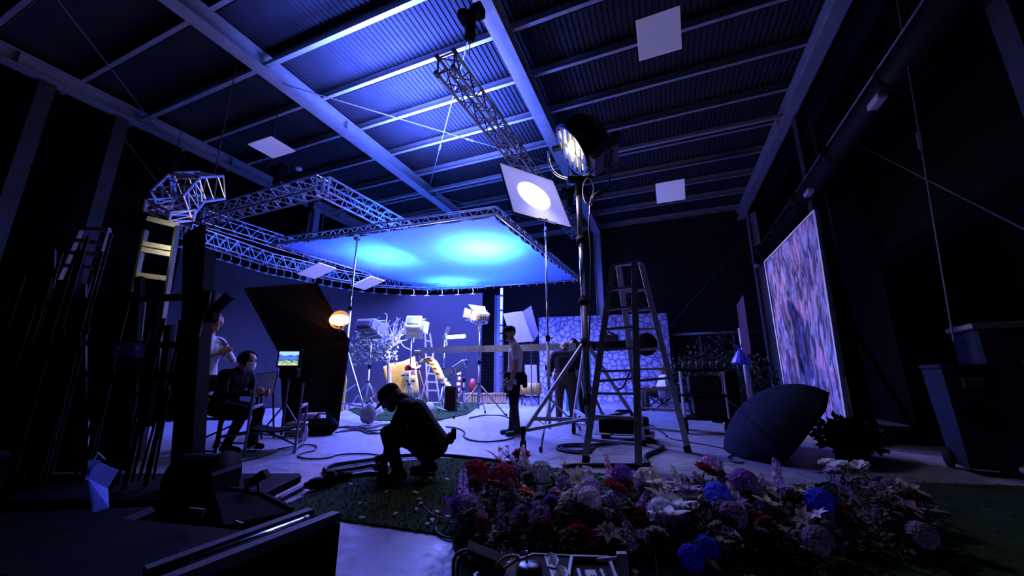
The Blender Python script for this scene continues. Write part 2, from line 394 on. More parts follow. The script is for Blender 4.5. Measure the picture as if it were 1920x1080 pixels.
def silk_pt(u, v):
    p = (sL*(1-u)+sT*u)*(1-v)+(sB*(1-u)+sR*u)*v
    c = (sL+sT+sR+sB)/4
    e = .12+.07*abs(sin(u*PI*9)) if v in (0, 1) else 0
    e2 = .12+.07*abs(sin(v*PI*9)) if u in (0, 1) else 0
    q = p+(c-p).normalized()*max(e, e2)
    return q-Z*.12*sin(u*PI)*sin(v*PI)
MB().grid(silk_pt, 54, 54).build('fabric', m, sk, True)
mb = MB()
for a, b in ((sL, sT), (sT, sR), (sR, sB), (sB, sL)): mb.tube([a, b], .035, 8)
mb.build('pipe_frame', 'alu', sk, True)
mb = MB()
for a, b in ((sL, sT), (sT, sR)):
    d = (b-a).normalized(); k = 24
    for i in range(k):
        p = a.lerp(b, i/k); q = a.lerp(b, (i+1)/k); mb.tube([p+Z*.0, p.lerp(q, .5)+Z*.16, q], .014, 5)
    mb.tube([a+Z*.17, b+Z*.17], .025, 6)
mb.build('lattice_rail', 'alu', sk)
ed = ((sL, sT), (sT, sR), (sR, sB), (sB, sL))
for a, b in ed:
    for i in range(18):
        p = a.lerp(b, (i+.5)/18); MB().tube([p+Z*.05, p-Z*.02+((sL+sT+sR+sB)/4-p).normalized()*.05, p-Z*.11], .014, 5).build('tie_band', 'white_paint', sk)
mb = MB()
for i in range(9):
    p = sT.lerp(sR, .02+i*.06); mb.tube([p+Z*.03-D*.05, p+Z*.12+D*.06], .05, 8); mb.box(p+Z*.1, (.1, .08, .08))
mb.build('rail_clamp', 'chrome', sk)
# curved backdrop and its truss
zc = 4.05
cp = [G(x, y, zc) for x, y in [(340, 462), (365, 471), (430, 490), (500, 511), (560, 523), (620, 536), (700, 548), (800, 553), (905, 549)]]
cv = bez(cp, 8)
bd = thing('curved_backdrop', 'tall grey-blue curved fabric backdrop hung behind the lamps', 'backdrop', (cv[24].x, cv[24].y, 0))
def cyc_pt(u, v):
    i = u*(len(cv)-1); a = int(min(i, len(cv)-2)); p = cv[a].lerp(cv[a+1], i-a)
    nrm = V((cv[min(a+1, len(cv)-1)]-cv[a])).normalized().cross(Z)
    return V((p.x, p.y, zc*v+.02*(1-v)))+nrm*.006*sin(u*120)*v**2
MB().grid(cyc_pt, 200, 8).build('fabric', 'cyc', bd, True)
for i in range(0, len(cv)-1, 2):
    p = cv[i]; t = (cv[i+1]-cv[i]).normalized(); mb = MB(); mb.tube([p-Z*.02, p+Z*.08+t*.04, p+Z*.22, p+Z*.26-t*.05], .013, 5); mb.tube([p-t*.1-Z*.03, p+t*.1-Z*.03], .014, 5); mb.build('tie', 'white_paint', bd)
ct = thing('curved_truss', 'bent silver truss line carrying the curved backdrop', 'truss', (cv[24].x, cv[24].y, zc+.45))
for i in range(0, len(cv)-1, 8): truss_mb(cv[i]+Z*.42, cv[i+8]+Z*.42, .34, max(3, int((cv[i+8]-cv[i]).length/.33))).build('truss_section', 'alu', ct)
# short bent truss end over the black rack
bt = thing('truss_offcut', 'short bent piece of silver truss above the black racks', 'truss', A(350, 370, 6.2), 'hung trusses')
ps = [A(398, 348, 6.4), A(352, 352, 5.9), A(322, 384, 5.6), A(318, 405, 5.7)]
for i in range(3): truss_mb(ps[i], ps[i+1], .42, 2, up=V((.2, -.6, 1)), r=.026).build('truss_section', 'alu', bt)
mb = MB().tube([ps[0]+Z*.2, V((ps[0].x, ps[0].y, 7.1))], .012, 5).build('hanging_cable', 'dark_steel', bt)
# ================================================================ lamps and stands
def tripod(base, top, lb, legs, apex, name='light_stand', cat='stand', mt='alu', r=.022, group=None, brace=True, feet=True, parts=True):
    base = V(base); t = thing(name, lb, cat, base, group); P = lambda z: V((base.x, base.y, z))
    MB().tube([P(.18), P(apex+.55*(top-apex)*.6)], r*1.15, 10).build('lower_pole', mt, t, True)
    MB().tube([P(apex), P(top)], r*.75, 10).build('upper_pole', 'chrome', t, True)
    mb = MB().tube([P(apex-.03), P(apex+.05)], r*2, 10).build('collar', 'dark_steel', t, True)
    h = apex+.55*(top-apex)*.6; mb = MB().tube([P(h-.05), P(h+.04)], r*1.7, 10).tube([P(h), P(h)+V((.07, -.03, 0))], .012, 6); mb.build('locking_knob', 'black', t)
    for q in legs:
        q = V(q); lg = MB().tube([P(apex), q+Z*.02], r*.72, 8).build('leg', mt, t, True)
        if brace: MB().tube([P(apex*.32), P(apex).lerp(q, .52)], r*.45, 6).build('brace', mt, lg)
        if feet: MB().tube([q+Z*.0, q+Z*.06], r*1.05, 8).build('rubber_foot', 'rubber', lg)
    return t
def legs3(base, r, a0):
    b = V(base); return [b+V((cos(a0+i*2*PI/3), sin(a0+i*2*PI/3), 0))*r for i in range(3)]
# heavy stand of the big lamp
hb = V((1.08, 5.55, 0))
hs = thing('heavy_light_stand', 'tall heavy rolling stand carrying the big round lamp, beside the ladder', 'stand', hb)
P = lambda z: V((hb.x, hb.y, z))
MB().tube([P(.28), P(2.05)], .05, 12).build('lower_pole', 'dark_steel', hs, True); MB().tube([P(2.0), P(3.05)], .036, 12).build('middle_pole', 'chrome', hs, True)
MB().tube([P(3.0), P(4.05)], .045, 12).build('upper_pole', 'dark_steel', hs, True)
for z in (2.03, 3.02, 1.42, .6): MB().tube([P(z-.06), P(z+.06)], .07, 12).tube([P(z), P(z)+V((.13, -.05, 0))], .014, 6).build('collar', 'black', hs, True)
for q in (G(981, 846), G(1196, 818)*1.0, V((hb.x-.05, hb.y+1.05, 0))):
    lg = MB().bar(P(1.45), V(q)+Z*.22, .035, .05).build('leg', 'ladder_alu', hs)
    MB().bar(P(.34), P(1.45).lerp(V(q)+Z*.22, .86), .04, .05).build('brace', 'ladder_alu', lg)
    mb = MB().tube([V(q)+Z*.2, V(q)+Z*.30], .035, 10).box(V(q)+Z*.17, (.05, .05, .08)); mb.tube([V(q)+Z*.07+R*.02, V(q)+Z*.07-R*.02], .07, 16); mb.build('caster', 'black', lg)
MB().bar(P(.36)+V((-.0, 0, 0)), G(990, 806, .36), .035).build('base_bar', 'ladder_alu', hs)
# big lamp head
hc = V((1.22, 5.5, 4.74)); ax = V((-.80, .08, -.54)).normalized()
hl = thing('film_lamp', 'big black round lamp head with glowing louvred lens on the heavy stand', 'lamp', hc)
M = xf(hc, ax, V((-.55, .25, .75)))
MB(M).lathe((0, 0, 0), [(0, -.30), (.20, -.30), (.33, -.25), (.41, -.12), (.43, .0), (.43, .20), (.46, .21), (.46, .29), (.40, .29), (.39, .22)], 36).build('housing', 'black_gloss', hl, True)
mb = MB(M)
for i in range(26):
    w = 2*PI*i/26; mb.box((.44*cos(w), .44*sin(w), .04), (.02, .02, .26), rz=w)
mb.build('cooling_fin', 'black', hl)
mat('vent_glow', (.9, .88, .7), .5, 0, .05, emit=(1, .93, .72), es=1.6)
MB(M).lathe((0, 0, 0), [(0, .25), (.2, .245), (.39, .22)], 32).build('glowing_lens', 'vent_glow', hl, True)
mb = MB(M)
for i in range(6): mb.box((0, -.36+.144*i, .275), (.80*math.sqrt(max(.05, 1-((-.36+.144*i)/.42)**2)), .075, .03))
mb.box((0, 0, .28), (.05, .8, .03)); mb.build('louvre_bar', 'grey_metal', hl)
bx = MB(M).bbox((0, -.44, -.02), (.46, .20, .52), .03).build('ballast_box', 'grey_metal', hl)
mb = MB(M)
for i in range(5):
    for j in range(2): mb.box((-.14+.07*i, -.545, -.10+.10*j), (.025, .01, .07))
mb.build('ballast_vent', 'black', bx)
yk = []
for i in range(17):
    w = PI*i/16; yk.append(P(4.42)+(V((cos(w)*-.50, -.1, 0)) if 0 else R*cos(w)*-.49)+Z*(.30-.62*sin(w)**.7))
MB().tube(yk, .022, 8).build('yoke', 'chrome', hl, True)
mb = MB().tube([P(3.78), P(4.1)], .06, 12).bbox(P(4.08), (.34, .12, .1), .02); mb.build('spigot', 'black', hl)
MB().tube([hc-R*.56, hc-R*.42], .05, 10).tube([hc+R*.42, hc+R*.56], .05, 10).build('tilt_knob', 'black', hl)
# its cables
def cable(lb, pts, r=.012, group=None, mt='cable', k=6, name='cable', cat='cable'):
    return tag(MB().tube(bez(pts, k), r, 6).build(name, mt, None, True, origin=pts[0]), lb, cat, group)
cable('power cable dropping from the big lamp and along its stand', [hc+R*.36-Z*.3, A(1142, 330, 5.5), A(1140, 352, 5.5), A(1118, 366, 5.45), A(1112, 375, 5.45), A(1104, 420, 5.4), A(1108, 480, 5.4), A(1106, 600, 5.4), A(1100, 700, 5.42), A(1104, 790, 5.4)], .014)
lp = [A(1103+10*cos(w), 358+24*sin(w), 5.42) for w in [i*PI/6 for i in range(13)]]
cable('pale loop of cord hanging under the big lamp', lp+[A(1106, 385, 5.42), A(1106, 450, 5.42)], .010, mt='white_paint')
o = MB().tube([A(1112, 374, 5.4), A(1116, 368, 5.4), A(1126, 362, 5.4), A(1131, 359, 5.4)], [.035, .05, .05, .03], 10).build('cable_connector', 'dark_steel', None, True, origin=A(1118, 368, 5.4)); tag(o, 'dark cable connector hanging beside the big lamp stand', 'connector')
# diffusion frame with its own lamp behind
fb = V((.56, 5.85, 0))
fs = tripod(fb, 3.34, 'slim stand holding the square glowing frame', [G(1014, 848), G(1087, 806), G(975, 812)], .62, mt='ladder_alu', r=.02, feet=True)
fq = [V((-.22, 5.763, 4.522)), V((.773, 6.363, 4.508)), V((1.015, 5.937, 3.39)), V((.022, 5.337, 3.403))]
fc = sum(fq, V())/4; fn_ = (fq[1]-fq[3]).cross(fq[2]-fq[0]).normalized()
if fn_.dot(C0-fc) < 0: fn_ = -fn_
fr = thing('diffusion_frame', 'square white diffusion frame with a bright glowing disc', 'frame', fc)
md = MATS['silk'].copy(); md.name = 'diffusion'
for q_ in md.node_tree.nodes:
    if q_.type == 'VALTORGB':
        for e_ in q_.color_ramp.elements: e_.color = (.8, .8, .8, 1)
MB().slab(fq, fn_*.004) if 0 else None
MB().add(fq, [(0, 1, 2, 3)]).build('diffusion_sheet', md, fr)
mb = MB()
for i in range(4): mb.bar(fq[i]-fn_*.012, fq[(i+1) % 4]-fn_*.012, .022, .022)
mb.build('frame_bar', 'black', fr)
gp = fq[2].lerp(fq[3], .45); mb = MB().tube([gp-fn_*.02+Z*.05, gp-fn_*.03-Z*.06, V((.56, 5.85, 3.3)), V((.56, 5.85, 3.2))], .028, 8).bar(gp-(fq[2]-fq[3])*.15, gp+(fq[2]-fq[3])*.15, .03); mb.build('grip_head', 'chrome', fr)
# crank stand under the silk
kb = V((-4.02, 9.15, 0))
ks = tripod(kb, 4.52, 'tall silver crank stand propping the near edge of the silk', [G(690, 795), G(634, 772), V((-4.8, 9.9, 0))], 1.62, mt='alu', r=.03, name='crank_stand')
mb = MB().tube([V((kb.x, kb.y, 1.62))+V((.0, -.02, 0)), V((kb.x-.12, kb.y-.08, 1.55)), V((kb.x-.2, kb.y-.12, 1.38))], .02, 6); mb.box(V((kb.x, kb.y, 1.68)), (.16, .12, .16)); mb.build('crank_handle', 'chrome', ks)
MB().tube([V((kb.x, kb.y, .32)), G(690, 795)+Z*.3], .028, 8).build('base_bar', 'alu', ks)
mb = MB().tube([V((kb.x-.08, kb.y, 4.46)), V((kb.x+.3, kb.y, 4.52))], .04, 8).box(V((kb.x, kb.y, 4.44)), (.14, .12, .12)); mb.build('grip_head', 'chrome', ks)
q = G(690, 797); o = MB().sph(q+Z*.22+V((.03, 0, 0)), (.13, .12, .2), 12, 8).sph(q+Z*.2-V((.06, .03, 0)), (.1, .1, .17), 12, 8).tube([q+Z*.4+V((-.06, 0, 0)), q+Z*.5, q+Z*.4+V((.06, 0, 0))], .025, 6).build('sandbag', 'sandbag', None, True, origin=q)
tag(o, 'pale grey sandbag hung on the crank stand foot', 'sandbag')
# small lamps on stands
def flood(c, ax, w, h, d, lb, mt='grey_metal', glow=None, yoke=True, cat='lamp', doors=True):
    t = thing('set_lamp', lb, cat, c); M = xf(c, ax, Z)
    MB(M).bbox((0, 0, -d*.2), (w, h, d), .03).build('housing', mt, t)
    mb = MB(M); mb.bbox((0, 0, -d*.75), (w*.72, h*.6, d*.3), .02)
    for i in range(4): mb.box((-w*.24+w*.16*i, 0, -d*.92), (w*.05, h*.4, .02))
    mb.build('rear_vent', 'dark_steel' if mt != 'beige_metal' else 'grey_metal', t)
    if doors:
        for s in (-1, 1):
            MB(M).slab([(-w*.48, s*h*.5, d*.3), (w*.48, s*h*.5, d*.3), (w*.58, s*h*.85, d*1.0), (-w*.58, s*h*.85, d*1.0)], (0, .006, 0)).build('barn_door', mt, t)
            MB(M).slab([(s*w*.5, -h*.45, d*.3), (s*w*.5, h*.45, d*.3), (s*w*.8, h*.5, d*.9), (s*w*.8, -h*.5, d*.9)], (.006, 0, 0)).build('barn_door', mt, t)
    if glow: MB(M).bbox((0, 0, d*.32), (w*.86, h*.86, .02), .005).build('lens', glow, t)
    if yoke:
        s = M.to_3x3().col[0]
        pts = [V(c)+s*w*.56, V(c)+s*w*.56-Z*h*.7, V(c)-Z*(h*.95), V(c)-s*w*.56-Z*h*.7, V(c)-s*w*.56]
        MB().tube(pts, .016, 6).tube([V(c)-Z*h*.95, V(c)-Z*(h*.95+.14)], .024, 8).build('yoke', 'alu', t)
    return t
mat('cool_glow', (.8, .9, .9), .4, 0, .03, emit=(.75, .95, 1), es=14)
gb = V((-4.0, 10.7, 0))
tripod(gb, 2.02, 'light stand in front of the pale branches', [G(655, 764), G(716, 758), V((-3.9, 11.5, 0))], .78, group='light stands around the set')
flood(A(690, 612, 10.7), V((.25, .9, -.25)), .62, .34, .26, 'grey lamp seen from behind in front of the pale branches')
wb = V((-2.86, 10.7, 0))
tripod(wb, 2.02, 'light stand carrying the pale green lit lamp', [G(748, 768), G(806, 764), V((-2.8, 11.5, 0))], .72, group='light stands around the set')
flood(A(777, 608, 10.7), V((.0, .9, -.42)), .46, .40, .24, 'pale greenish lamp head lit from behind, over the yellow board', 'beige_metal')
cable('loop of pale cable beside the pale greenish lamp', [A(762, 617, 10.6), A(750, 622, 10.6), A(749, 636, 10.6), A(757, 650, 10.6), A(770, 656, 10.6)], .02, mt='white_paint')
pb = V((-.80, 9.3, 0))
tripod(pb, 2.28, 'light stand with wide legs left of the capped man', [G(851, 785), G(949, 781), V((-.7, 10.2, 0))], .76, mt='galv', group='light stands around the set')
flood(A(899, 592, 9.3), V((-.5, .7, .35)), .42, .24, .24, 'beige lamp head with open barn doors on the stand nearest the capped man', 'beige_metal')
MB()
tb = V((-1.95, 10.9, 0))
tripod(tb, 1.95, 'light stand under the blue-white tube light', [G(822, 772), G(852, 768), V((-1.9, 11.5, 0))], .7, group='light stands around the set')
mat('tube_glow', (.8, .85, 1), .4, 0, .02, emit=(.72, .82, 1), es=18)
tt = thing('tube_light', 'glowing blue-white tube light on a stand arm', 'lamp', A(855, 631, 10.8))
MB().tube([A(839, 632, 10.8), A(872, 630, 10.7)], .045, 10).build('tube', 'tube_glow', tt, True)
MB().bar(A(838, 635, 10.85), A(873, 633, 10.75), .07, .03).tube([A(838, 635, 10.85), V((-1.95, 10.9, 1.9))], .02, 6).build('holder', 'alu', tt)
fl = thing('flag_panel', 'small dark flag tilted beside the tube light', 'flag', A(833, 625, 11)); MB().slab([A(829, 634, 11), A(834, 637, 11), A(845, 614, 11), A(838, 611, 11)], (0, .02, 0)).build('cloth', 'dark_steel', fl)
MB().tube([A(836, 625, 10.98), A(838, 648, 10.9)], .014, 6).build('arm', 'alu', fl)
ob = V((-1.3, 10.4, 0))
tripod(ob, 1.3, 'low stand with a tilted spotlight near the wooden planter', [G(843, 772), G(872, 766), V((-1.25, 11.0, 0))], .6, group='light stands around the set')
flood(A(858, 690, 10.4), V((-.8, .3, -.5)), .2, .2, .42, 'dark small spotlight tilted down on the low stand', 'grey_metal', doors=True)
# orange tungsten lamp on an arm of the crank stand
oc = A(637, 600, 7.5)
ol = thing('tungsten_lamp', 'glowing orange tungsten lamp on an arm by the black flag', 'lamp', oc)
mat('orange_glow', (1, .7, .3), .4, 0, .02, emit=(1, .36, .07), es=16)
M = xf(oc, V((.12, -.85, .10)), Z)
MB(M).lathe((0, 0, 0), [(.06, -.2), (.12, -.16), (.19, .0), (.205, .02), (.19, .03)], 24).build('housing', 'dark_steel', ol, True)
mb = MB(M); mb.sph((0, 0, .0), (.205, .115, .05), 20, 8); mb.build('lens', 'orange_glow', ol, True)
MB().tube([oc-Z*.12, oc-Z*.2, A(650, 648, 8.6), V((kb.x, kb.y, 1.66))], .016, 6).tube([oc-Z*.2-R*.06, oc-Z*.2+R*.12, oc+R*.17], .012, 6).build('arm', 'alu', ol)
# ================================================================ people
mat('skin', (.45, .26, .18), .55, 0, .08, 20); mat('skin_dark', (.30, .17, .12), .55, 0, .08, 20)
mat('shirt_tan', (.75, .70, .60), .85, 0, .08, 10); mat('dark_trousers', (.05, .048, .042), .9, 0, .2, 10, spec=.08); mat('dark_jacket', (.03, .03, .034), .85, 0, .2, 10, spec=.08)
mat('black_wear', (.010, .010, .012), .9, 0, .3, 10, spec=.08); mat('white_wear', (.60, .60, .64), .85, 0, .06, 8); mat('shoe_green', (.05, .09, .04), .7)
mat('hair_dark', (.02, .014, .010), .7, 0, .3, 60, .3, spec=.08); mat('mask_white', (.6, .6, .6), .8, 0, .04); mat('mask_black', (.012, .012, .014), .8, spec=.08); mat('trousers_brown', (.09, .075, .06), .9, 0, .2, 10, spec=.08)
mat('eye', (.02, .02, .02), .2)
def person(name, label, base, face, J, wear, skin='skin', hand_l=None, hand_r=None, vox=.011, group=None):
    """J: joints in metres, x forward, y to the person's own left side, z up. One continuous remeshed body."""
    M = xf(base, rz=face); t = thing(name, label, 'person', base, group); J = {k: V(v) for k, v in J.items()}
    prims = []
    bk = wear.get('bulk', 1.1)
    def cp_(a, b, r0, r1, z):
        k = bk if z != skin and z != wear['shoe'] and max(r0, r1) > .03 else 1; prims.append((V(a), V(b), r0*k, r1*k, z))
    hp, ch, nk, hd = J['hip'], J['chest'], J['neck'], J['head']
    sl, sr = J['sh_l'], J['sh_r']; s = (sl-sr).normalized(); hl_, hr_ = J['hip_l'], J['hip_r']
    tz, bz, az, fz = wear['top'], wear['bottom'], wear.get('arm', wear['top']), wear.get('forearm', skin)
    for k in (-1, 0, 1):
        cp_(hp+s*.075*k, hp.lerp(ch, .45)+s*.07*k, .115, .108, tz if k == 9 else tz); cp_(hp.lerp(ch, .45)+s*.07*k, ch+s*.085*k, .108, .118, tz)
    cp_(hl_, hr_, .115, .115, bz); cp_(hp+s*.07, hp-s*.07, .118, .118, bz)
    cp_(sl-s*.03, sr+s*.03, .078, .078, tz); cp_(ch, nk, .10, .062, tz); cp_(nk, hd-(hd-nk)*.25, .056, .054, skin)
    # head: skull, jaw, nose, brow, ears
    fx = J.get('look', V((1, 0, 0))).normalized(); up = (hd-nk).normalized(); up = (up-fx*up.dot(fx)).normalized(); sd_ = up.cross(fx)
    cp_(hd-fx*.03+up*.025, hd+fx*.02+up*.03, .088, .083, skin); cp_(hd+fx*.03-up*.03, hd+fx*.055-up*.075, .062, .044, skin)
    cp_(hd+fx*.088+up*.012, hd+fx*.112-up*.022, .012, .017, skin); cp_(hd+fx*.085+up*.035+sd_*.035, hd+fx*.085+up*.035-sd_*.035, .016, .016, skin)
    cp_(hd+fx*.09-up*.062+sd_*.018, hd+fx*.09-up*.062-sd_*.018, .011, .011, skin)
    for q in (1, -1): cp_(hd+sd_*q*.085+up*.02-fx*.01, hd+sd_*q*.09-up*.02-fx*.01, .018, .013, skin)
    for q, n_ in ((1, 'l'), (-1, 'r')):
        S, E, W = J['sh_'+n_], J['el_'+n_], J['wr_'+n_]
        cut = S.lerp(E, wear.get('sleeve', 1.0))
        cp_(S, cut, .066, .056, az)
        if wear.get('sleeve', 1.0) < 1: cp_(cut, E, .046, .042, skin)
        cp_(E, E.lerp(W, .4), .046, .044, fz); cp_(E.lerp(W, .4), W, .044, .030, fz)
        hdv = J.get('hand_'+n_, (W-E)).normalized(); pa = s*q; pa = (pa-hdv*pa.dot(hdv)); pa = pa.normalized() if pa.length > .1 else V((0, 0, 1)).cross(hdv).normalized()
        fw = hdv.cross(pa).normalized(); curl = J.get('curl_'+n_, .5); hz = wear.get('hand', skin)
        if fw.x < 0: fw = -fw
        for k in range(4): cp_(W, W+hdv*.085+fw*(.033-.022*k), .022, .017, hz)
        for k, L in enumerate((.072, .082, .076, .058)):
            a = W+hdv*.09+fw*(.036-.024*k); d1 = (hdv-pa*curl*.5).normalized(); d2 = (hdv-pa*curl*1.6).normalized()
            cp_(a, a+d1*L*.55, .0125, .0115, hz); cp_(a+d1*L*.55, a+d1*L*.55+d2*L*.5, .0115, .010, hz)
        a = W+hdv*.03+fw*.03; cp_(a, a+(hdv*.6+fw*.8).normalized()*.05, .016, .0135, hz); a2 = a+(hdv*.6+fw*.8).normalized()*.05; cp_(a2, a2+(hdv-pa*.4).normalized()*.035, .0135, .011, hz)
        Hh, K, N = J['hip_'+n_], J['kn_'+n_], J['an_'+n_]
        cp_(Hh, Hh.lerp(K, .5), .10, .088, bz); cp_(Hh.lerp(K, .5), K, .088, .066, bz)
        cz = wear.get('shin', bz); cp_(K, K.lerp(N, .35), .066, .066, cz); cp_(K.lerp(N, .35), N, .066, .050, cz)
        ft = J.get('toe_'+n_, N+V((.16, 0, -.055))); hz2 = wear['shoe']; cp_(N+V((-.03, 0, -.035)), ft, .045, .038, hz2); cp_(N, N+V((-.04, 0, -.04)), .048, .045, hz2)
    mb = MB(M)
    for a, b, r0, r1, z in prims: mb.cap(a, b, r0, r1, 12)
    o = mb.build('body', skin, t, True); md = o.modifiers.new('r', 'REMESH'); md.mode = 'VOXEL'; md.voxel_size = vox; md.adaptivity = 0
    sm = o.modifiers.new('s', 'SMOOTH'); sm.factor = .5; sm.iterations = 4
    dg = bpy.context.evaluated_depsgraph_get(); me = bpy.data.meshes.new_from_object(o.evaluated_get(dg)); o.modifiers.clear(); o.data = me
    zones = []
    for p in prims:
        if p[4] not in zones: zones.append(p[4])
    me.materials.clear()
    for z in zones: me.materials.append(MATS[z])
    off = V(base); Mi = M.inverted()
    pr = [(a, b-a, max((b-a).length_squared, 1e-9), r0, r1, zones.index(z)) for a, b, r0, r1, z in prims]
    for p in me.polygons:
        c = Mi @ (V(p.center)+off); best = 9; bi = 0
        for a, d, L, r0, r1, zi in pr:
            k = min(1, max(0, (c-a).dot(d)/L)); q = (c-a-d*k).length-(r0+(r1-r0)*k)
            if q < best: best = q; bi = zi
        p.material_index = bi; p.use_smooth = True
    ctx = dict(M=M, hd=hd, fx=fx, up=up, sd=sd_, J=J, s=s)
    mb = MB(M)
    for q in (1, -1): mb.sph(hd+fx*.093+up*.012+sd_*q*.032, .012, 8, 6)
    mb.build('eyes', 'eye', t, True)
    return t, ctx
def headq(c): return Matrix((c['fx'], c['sd'], c['up'])).transposed()
def cap_hat(t, c, mt='black_wear'):
    M = c['M'] @ Matrix.Translation(c['hd']-c['fx']*.006+c['up']*.035) @ headq(c).to_4x4()
    mb = MB(M).lathe((0, 0, 0), [(.108, -.005), (.108, .03), (.098, .062), (.07, .088), (.03, .098), (0, .099)], 20).build('cap', mt, t, True, solid=.006)
    b = MB(M).grid(lambda u, v: V((.085+.10*v*(1-.35*(2*u-1)**2), (u-.5)*.17, .002-.02*v)), 10, 4).build('cap_brim', mt, mb, True, solid=.006)
def mask(t, c, mt):
    M = c['M'] @ Matrix.Translation(c['hd']) @ headq(c).to_4x4()
    MB(M).grid(lambda u, v: V((.122-.045*(2*u-1)**2-.012*abs(2*v-1), (u-.5)*.155, -.005-.10*v)), 10, 6).build('face_mask', mt, t, True, solid=.004)
def hair(t, c, mt='hair_dark', low=-.06, back=1.0, bald=False):
    M = c['M'] @ Matrix.Translation(c['hd']-c['fx']*.012+c['up']*.028) @ headq(c).to_4x4()
    def f(u, v):
        w = (u-.5)*2*PI*.80+PI; th = v*PI*(.70); r = .103+.006*sin(u*37)*sin(v*23)
        return V((r*1.08*sin(th)*cos(w), r*sin(th)*sin(w), r*cos(th)*1.02))
    MB(M).grid(f, 30, 14).build('hair', mt, t, True, solid=.012)
# standing man in cap and mask, facing the set (to the left of the view)
w1 = dict(top='shirt_tan', bottom='black_wear', sleeve=.62, shin='dark_trousers', shoe='shoe_green')
J1 = dict(hip=(0, 0, .95), chest=(-.02, 0, 1.30), neck=(.03, 0, 1.50), head=(.09, 0, 1.655), sh_l=(-.01, .18, 1.42), sh_r=(-.01, -.18, 1.42), hip_l=(0, .095, .93), hip_r=(0, -.095, .93),
          el_l=(-.02, .24, 1.13), wr_l=(.05, .23, .88), el_r=(.02, -.25, 1.14), wr_r=(.10, -.22, .90), kn_l=(.02, .11, .50), kn_r=(.0, -.10, .50), an_l=(-.04, .11, .09), an_r=(.05, -.10, .09), look=(1, 0, -.12))
p1, c1_ = person('person', 'standing person in black cap, black mask and tan t-shirt, facing the set', G(965, 816), PI, J1, w1)
cap_hat(p1, c1_); mask(p1, c1_, 'mask_black')
mb = MB(c1_['M']).lathe((0, 0, .97), [(.165, -.05), (.185, -.04), (.185, .03), (.16, .04)], 20); mb.bbox((-.08, .19, .90), (.12, .07, .2), .02).bbox((.05, .19, .86), (.08, .06, .16), .02); mb.bbox((-.17, .08, .86), (.08, .14, .22), .02)
tb1 = mb.build('tool_belt', 'black_wear', p1); mb = MB(c1_['M'])
for k in range(4): mb.box((-.02+.02*k, .225, .84+.012*k), (.018, .012, .09))
mb.build('folded_papers', 'white_board', tb1)
mb = MB(c1_['M']).sph((-.0, 0, .78), (.17, .19, .2), 14, 8)
# balding man bending to his gear, seen from behind
w2 = dict(bulk=1.25, top='dark_jacket', bottom='trousers_brown', sleeve=1.0, shoe='black_wear', forearm='skin', hand='black_wear')
J2 = dict(hip=(0, 0, .93), chest=(.10, 0, 1.27), neck=(.20, .02, 1.45), head=(.32, .0, 1.55), sh_l=(.10, .21, 1.37), sh_r=(.10, -.21, 1.37), hip_l=(0, .1, .91), hip_r=(0, -.1, .91),
          el_l=(.12, .30, 1.07), wr_l=(.34, .33, 1.03), el_r=(.22, -.28, 1.12), wr_r=(.45, -.16, 1.22), kn_l=(.0, .13, .48), kn_r=(.04, -.13, .48), an_l=(-.05, .14, .09), an_r=(.0, -.15, .09), look=(1, -.1, -.55))
p2, c2_ = person('person', 'balding person in dark jacket, seen from behind beside the camera jib', V((1.10, 8.0, 0)), PI*.44, J2, w2)
M2 = c2_['M']
o = MB(M2).bbox((.40, .38, 1.12), (.12, .14, .13), .03).bbox((.40, .36, .98), (.10, .12, .14), .03).build('camera_grip', 'black', None, origin=M2 @ V((.4, .37, 1.05))); tag(o, 'black grip unit held by the balding person', 'camera gear')
MB(M2).tube([V((.12, .30, 1.07)).lerp(V((.34, .33, 1.03)), .55), V((.12, .30, 1.07)).lerp(V((.34, .33, 1.03)), .68)], .052, 12).build('wrist_strap', 'white_wear', p2)
# another head with dark hair just beyond
J3 = dict(J1); J3 = {k: tuple(v) for k, v in J3.items()}
p3, c3_ = person('person', 'dark-haired person almost hidden beyond the balding person', V((1.50, 8.9, 0)), -PI*.75, J3, dict(top='black_wear', bottom='black_wear', shoe='black_wear'), vox=.014)
hair(p3, c3_)
# crouching man in cap
w4 = dict(bulk=1.48, top='black_wear', bottom='black_wear', sleeve=1.0, shoe='black_wear', forearm='black_wear')
J4 = dict(hip=(-.20, 0, .31), chest=(.02, 0, .60), neck=(.16, 0, .72), head=(.26, 0, .735), sh_l=(.10, .19, .66), sh_r=(.10, -.19, .66), hip_l=(-.18, .11, .29), hip_r=(-.18, -.11, .29),
          el_l=(.20, .20, .42), wr_l=(.25, .14, .19), el_r=(.20, -.20, .42), wr_r=(.30, -.12, .2), kn_l=(.24, .19, .44), kn_r=(.20, -.20, .40), an_l=(.12, .17, .10), an_r=(-.13, -.14, .10), toe_l=(.27, .18, .04), toe_r=(.03, -.16, .04), look=(.75, 0, -.66))
p4, c4_ = person('person', 'crouching person in dark clothes and cap on the grass mat', V((-.93, 3.86, 0)), PI+.12, J4, w4, skin='skin_dark')
cap_hat(p4, c4_)
MB(c4_['M']).bbox((-.33, .05, .36), (.07, .12, .10), .02).bbox((-.36, .07, .40), (.05, .06, .12), .02).build('belt_pouch', 'black_wear', p4)
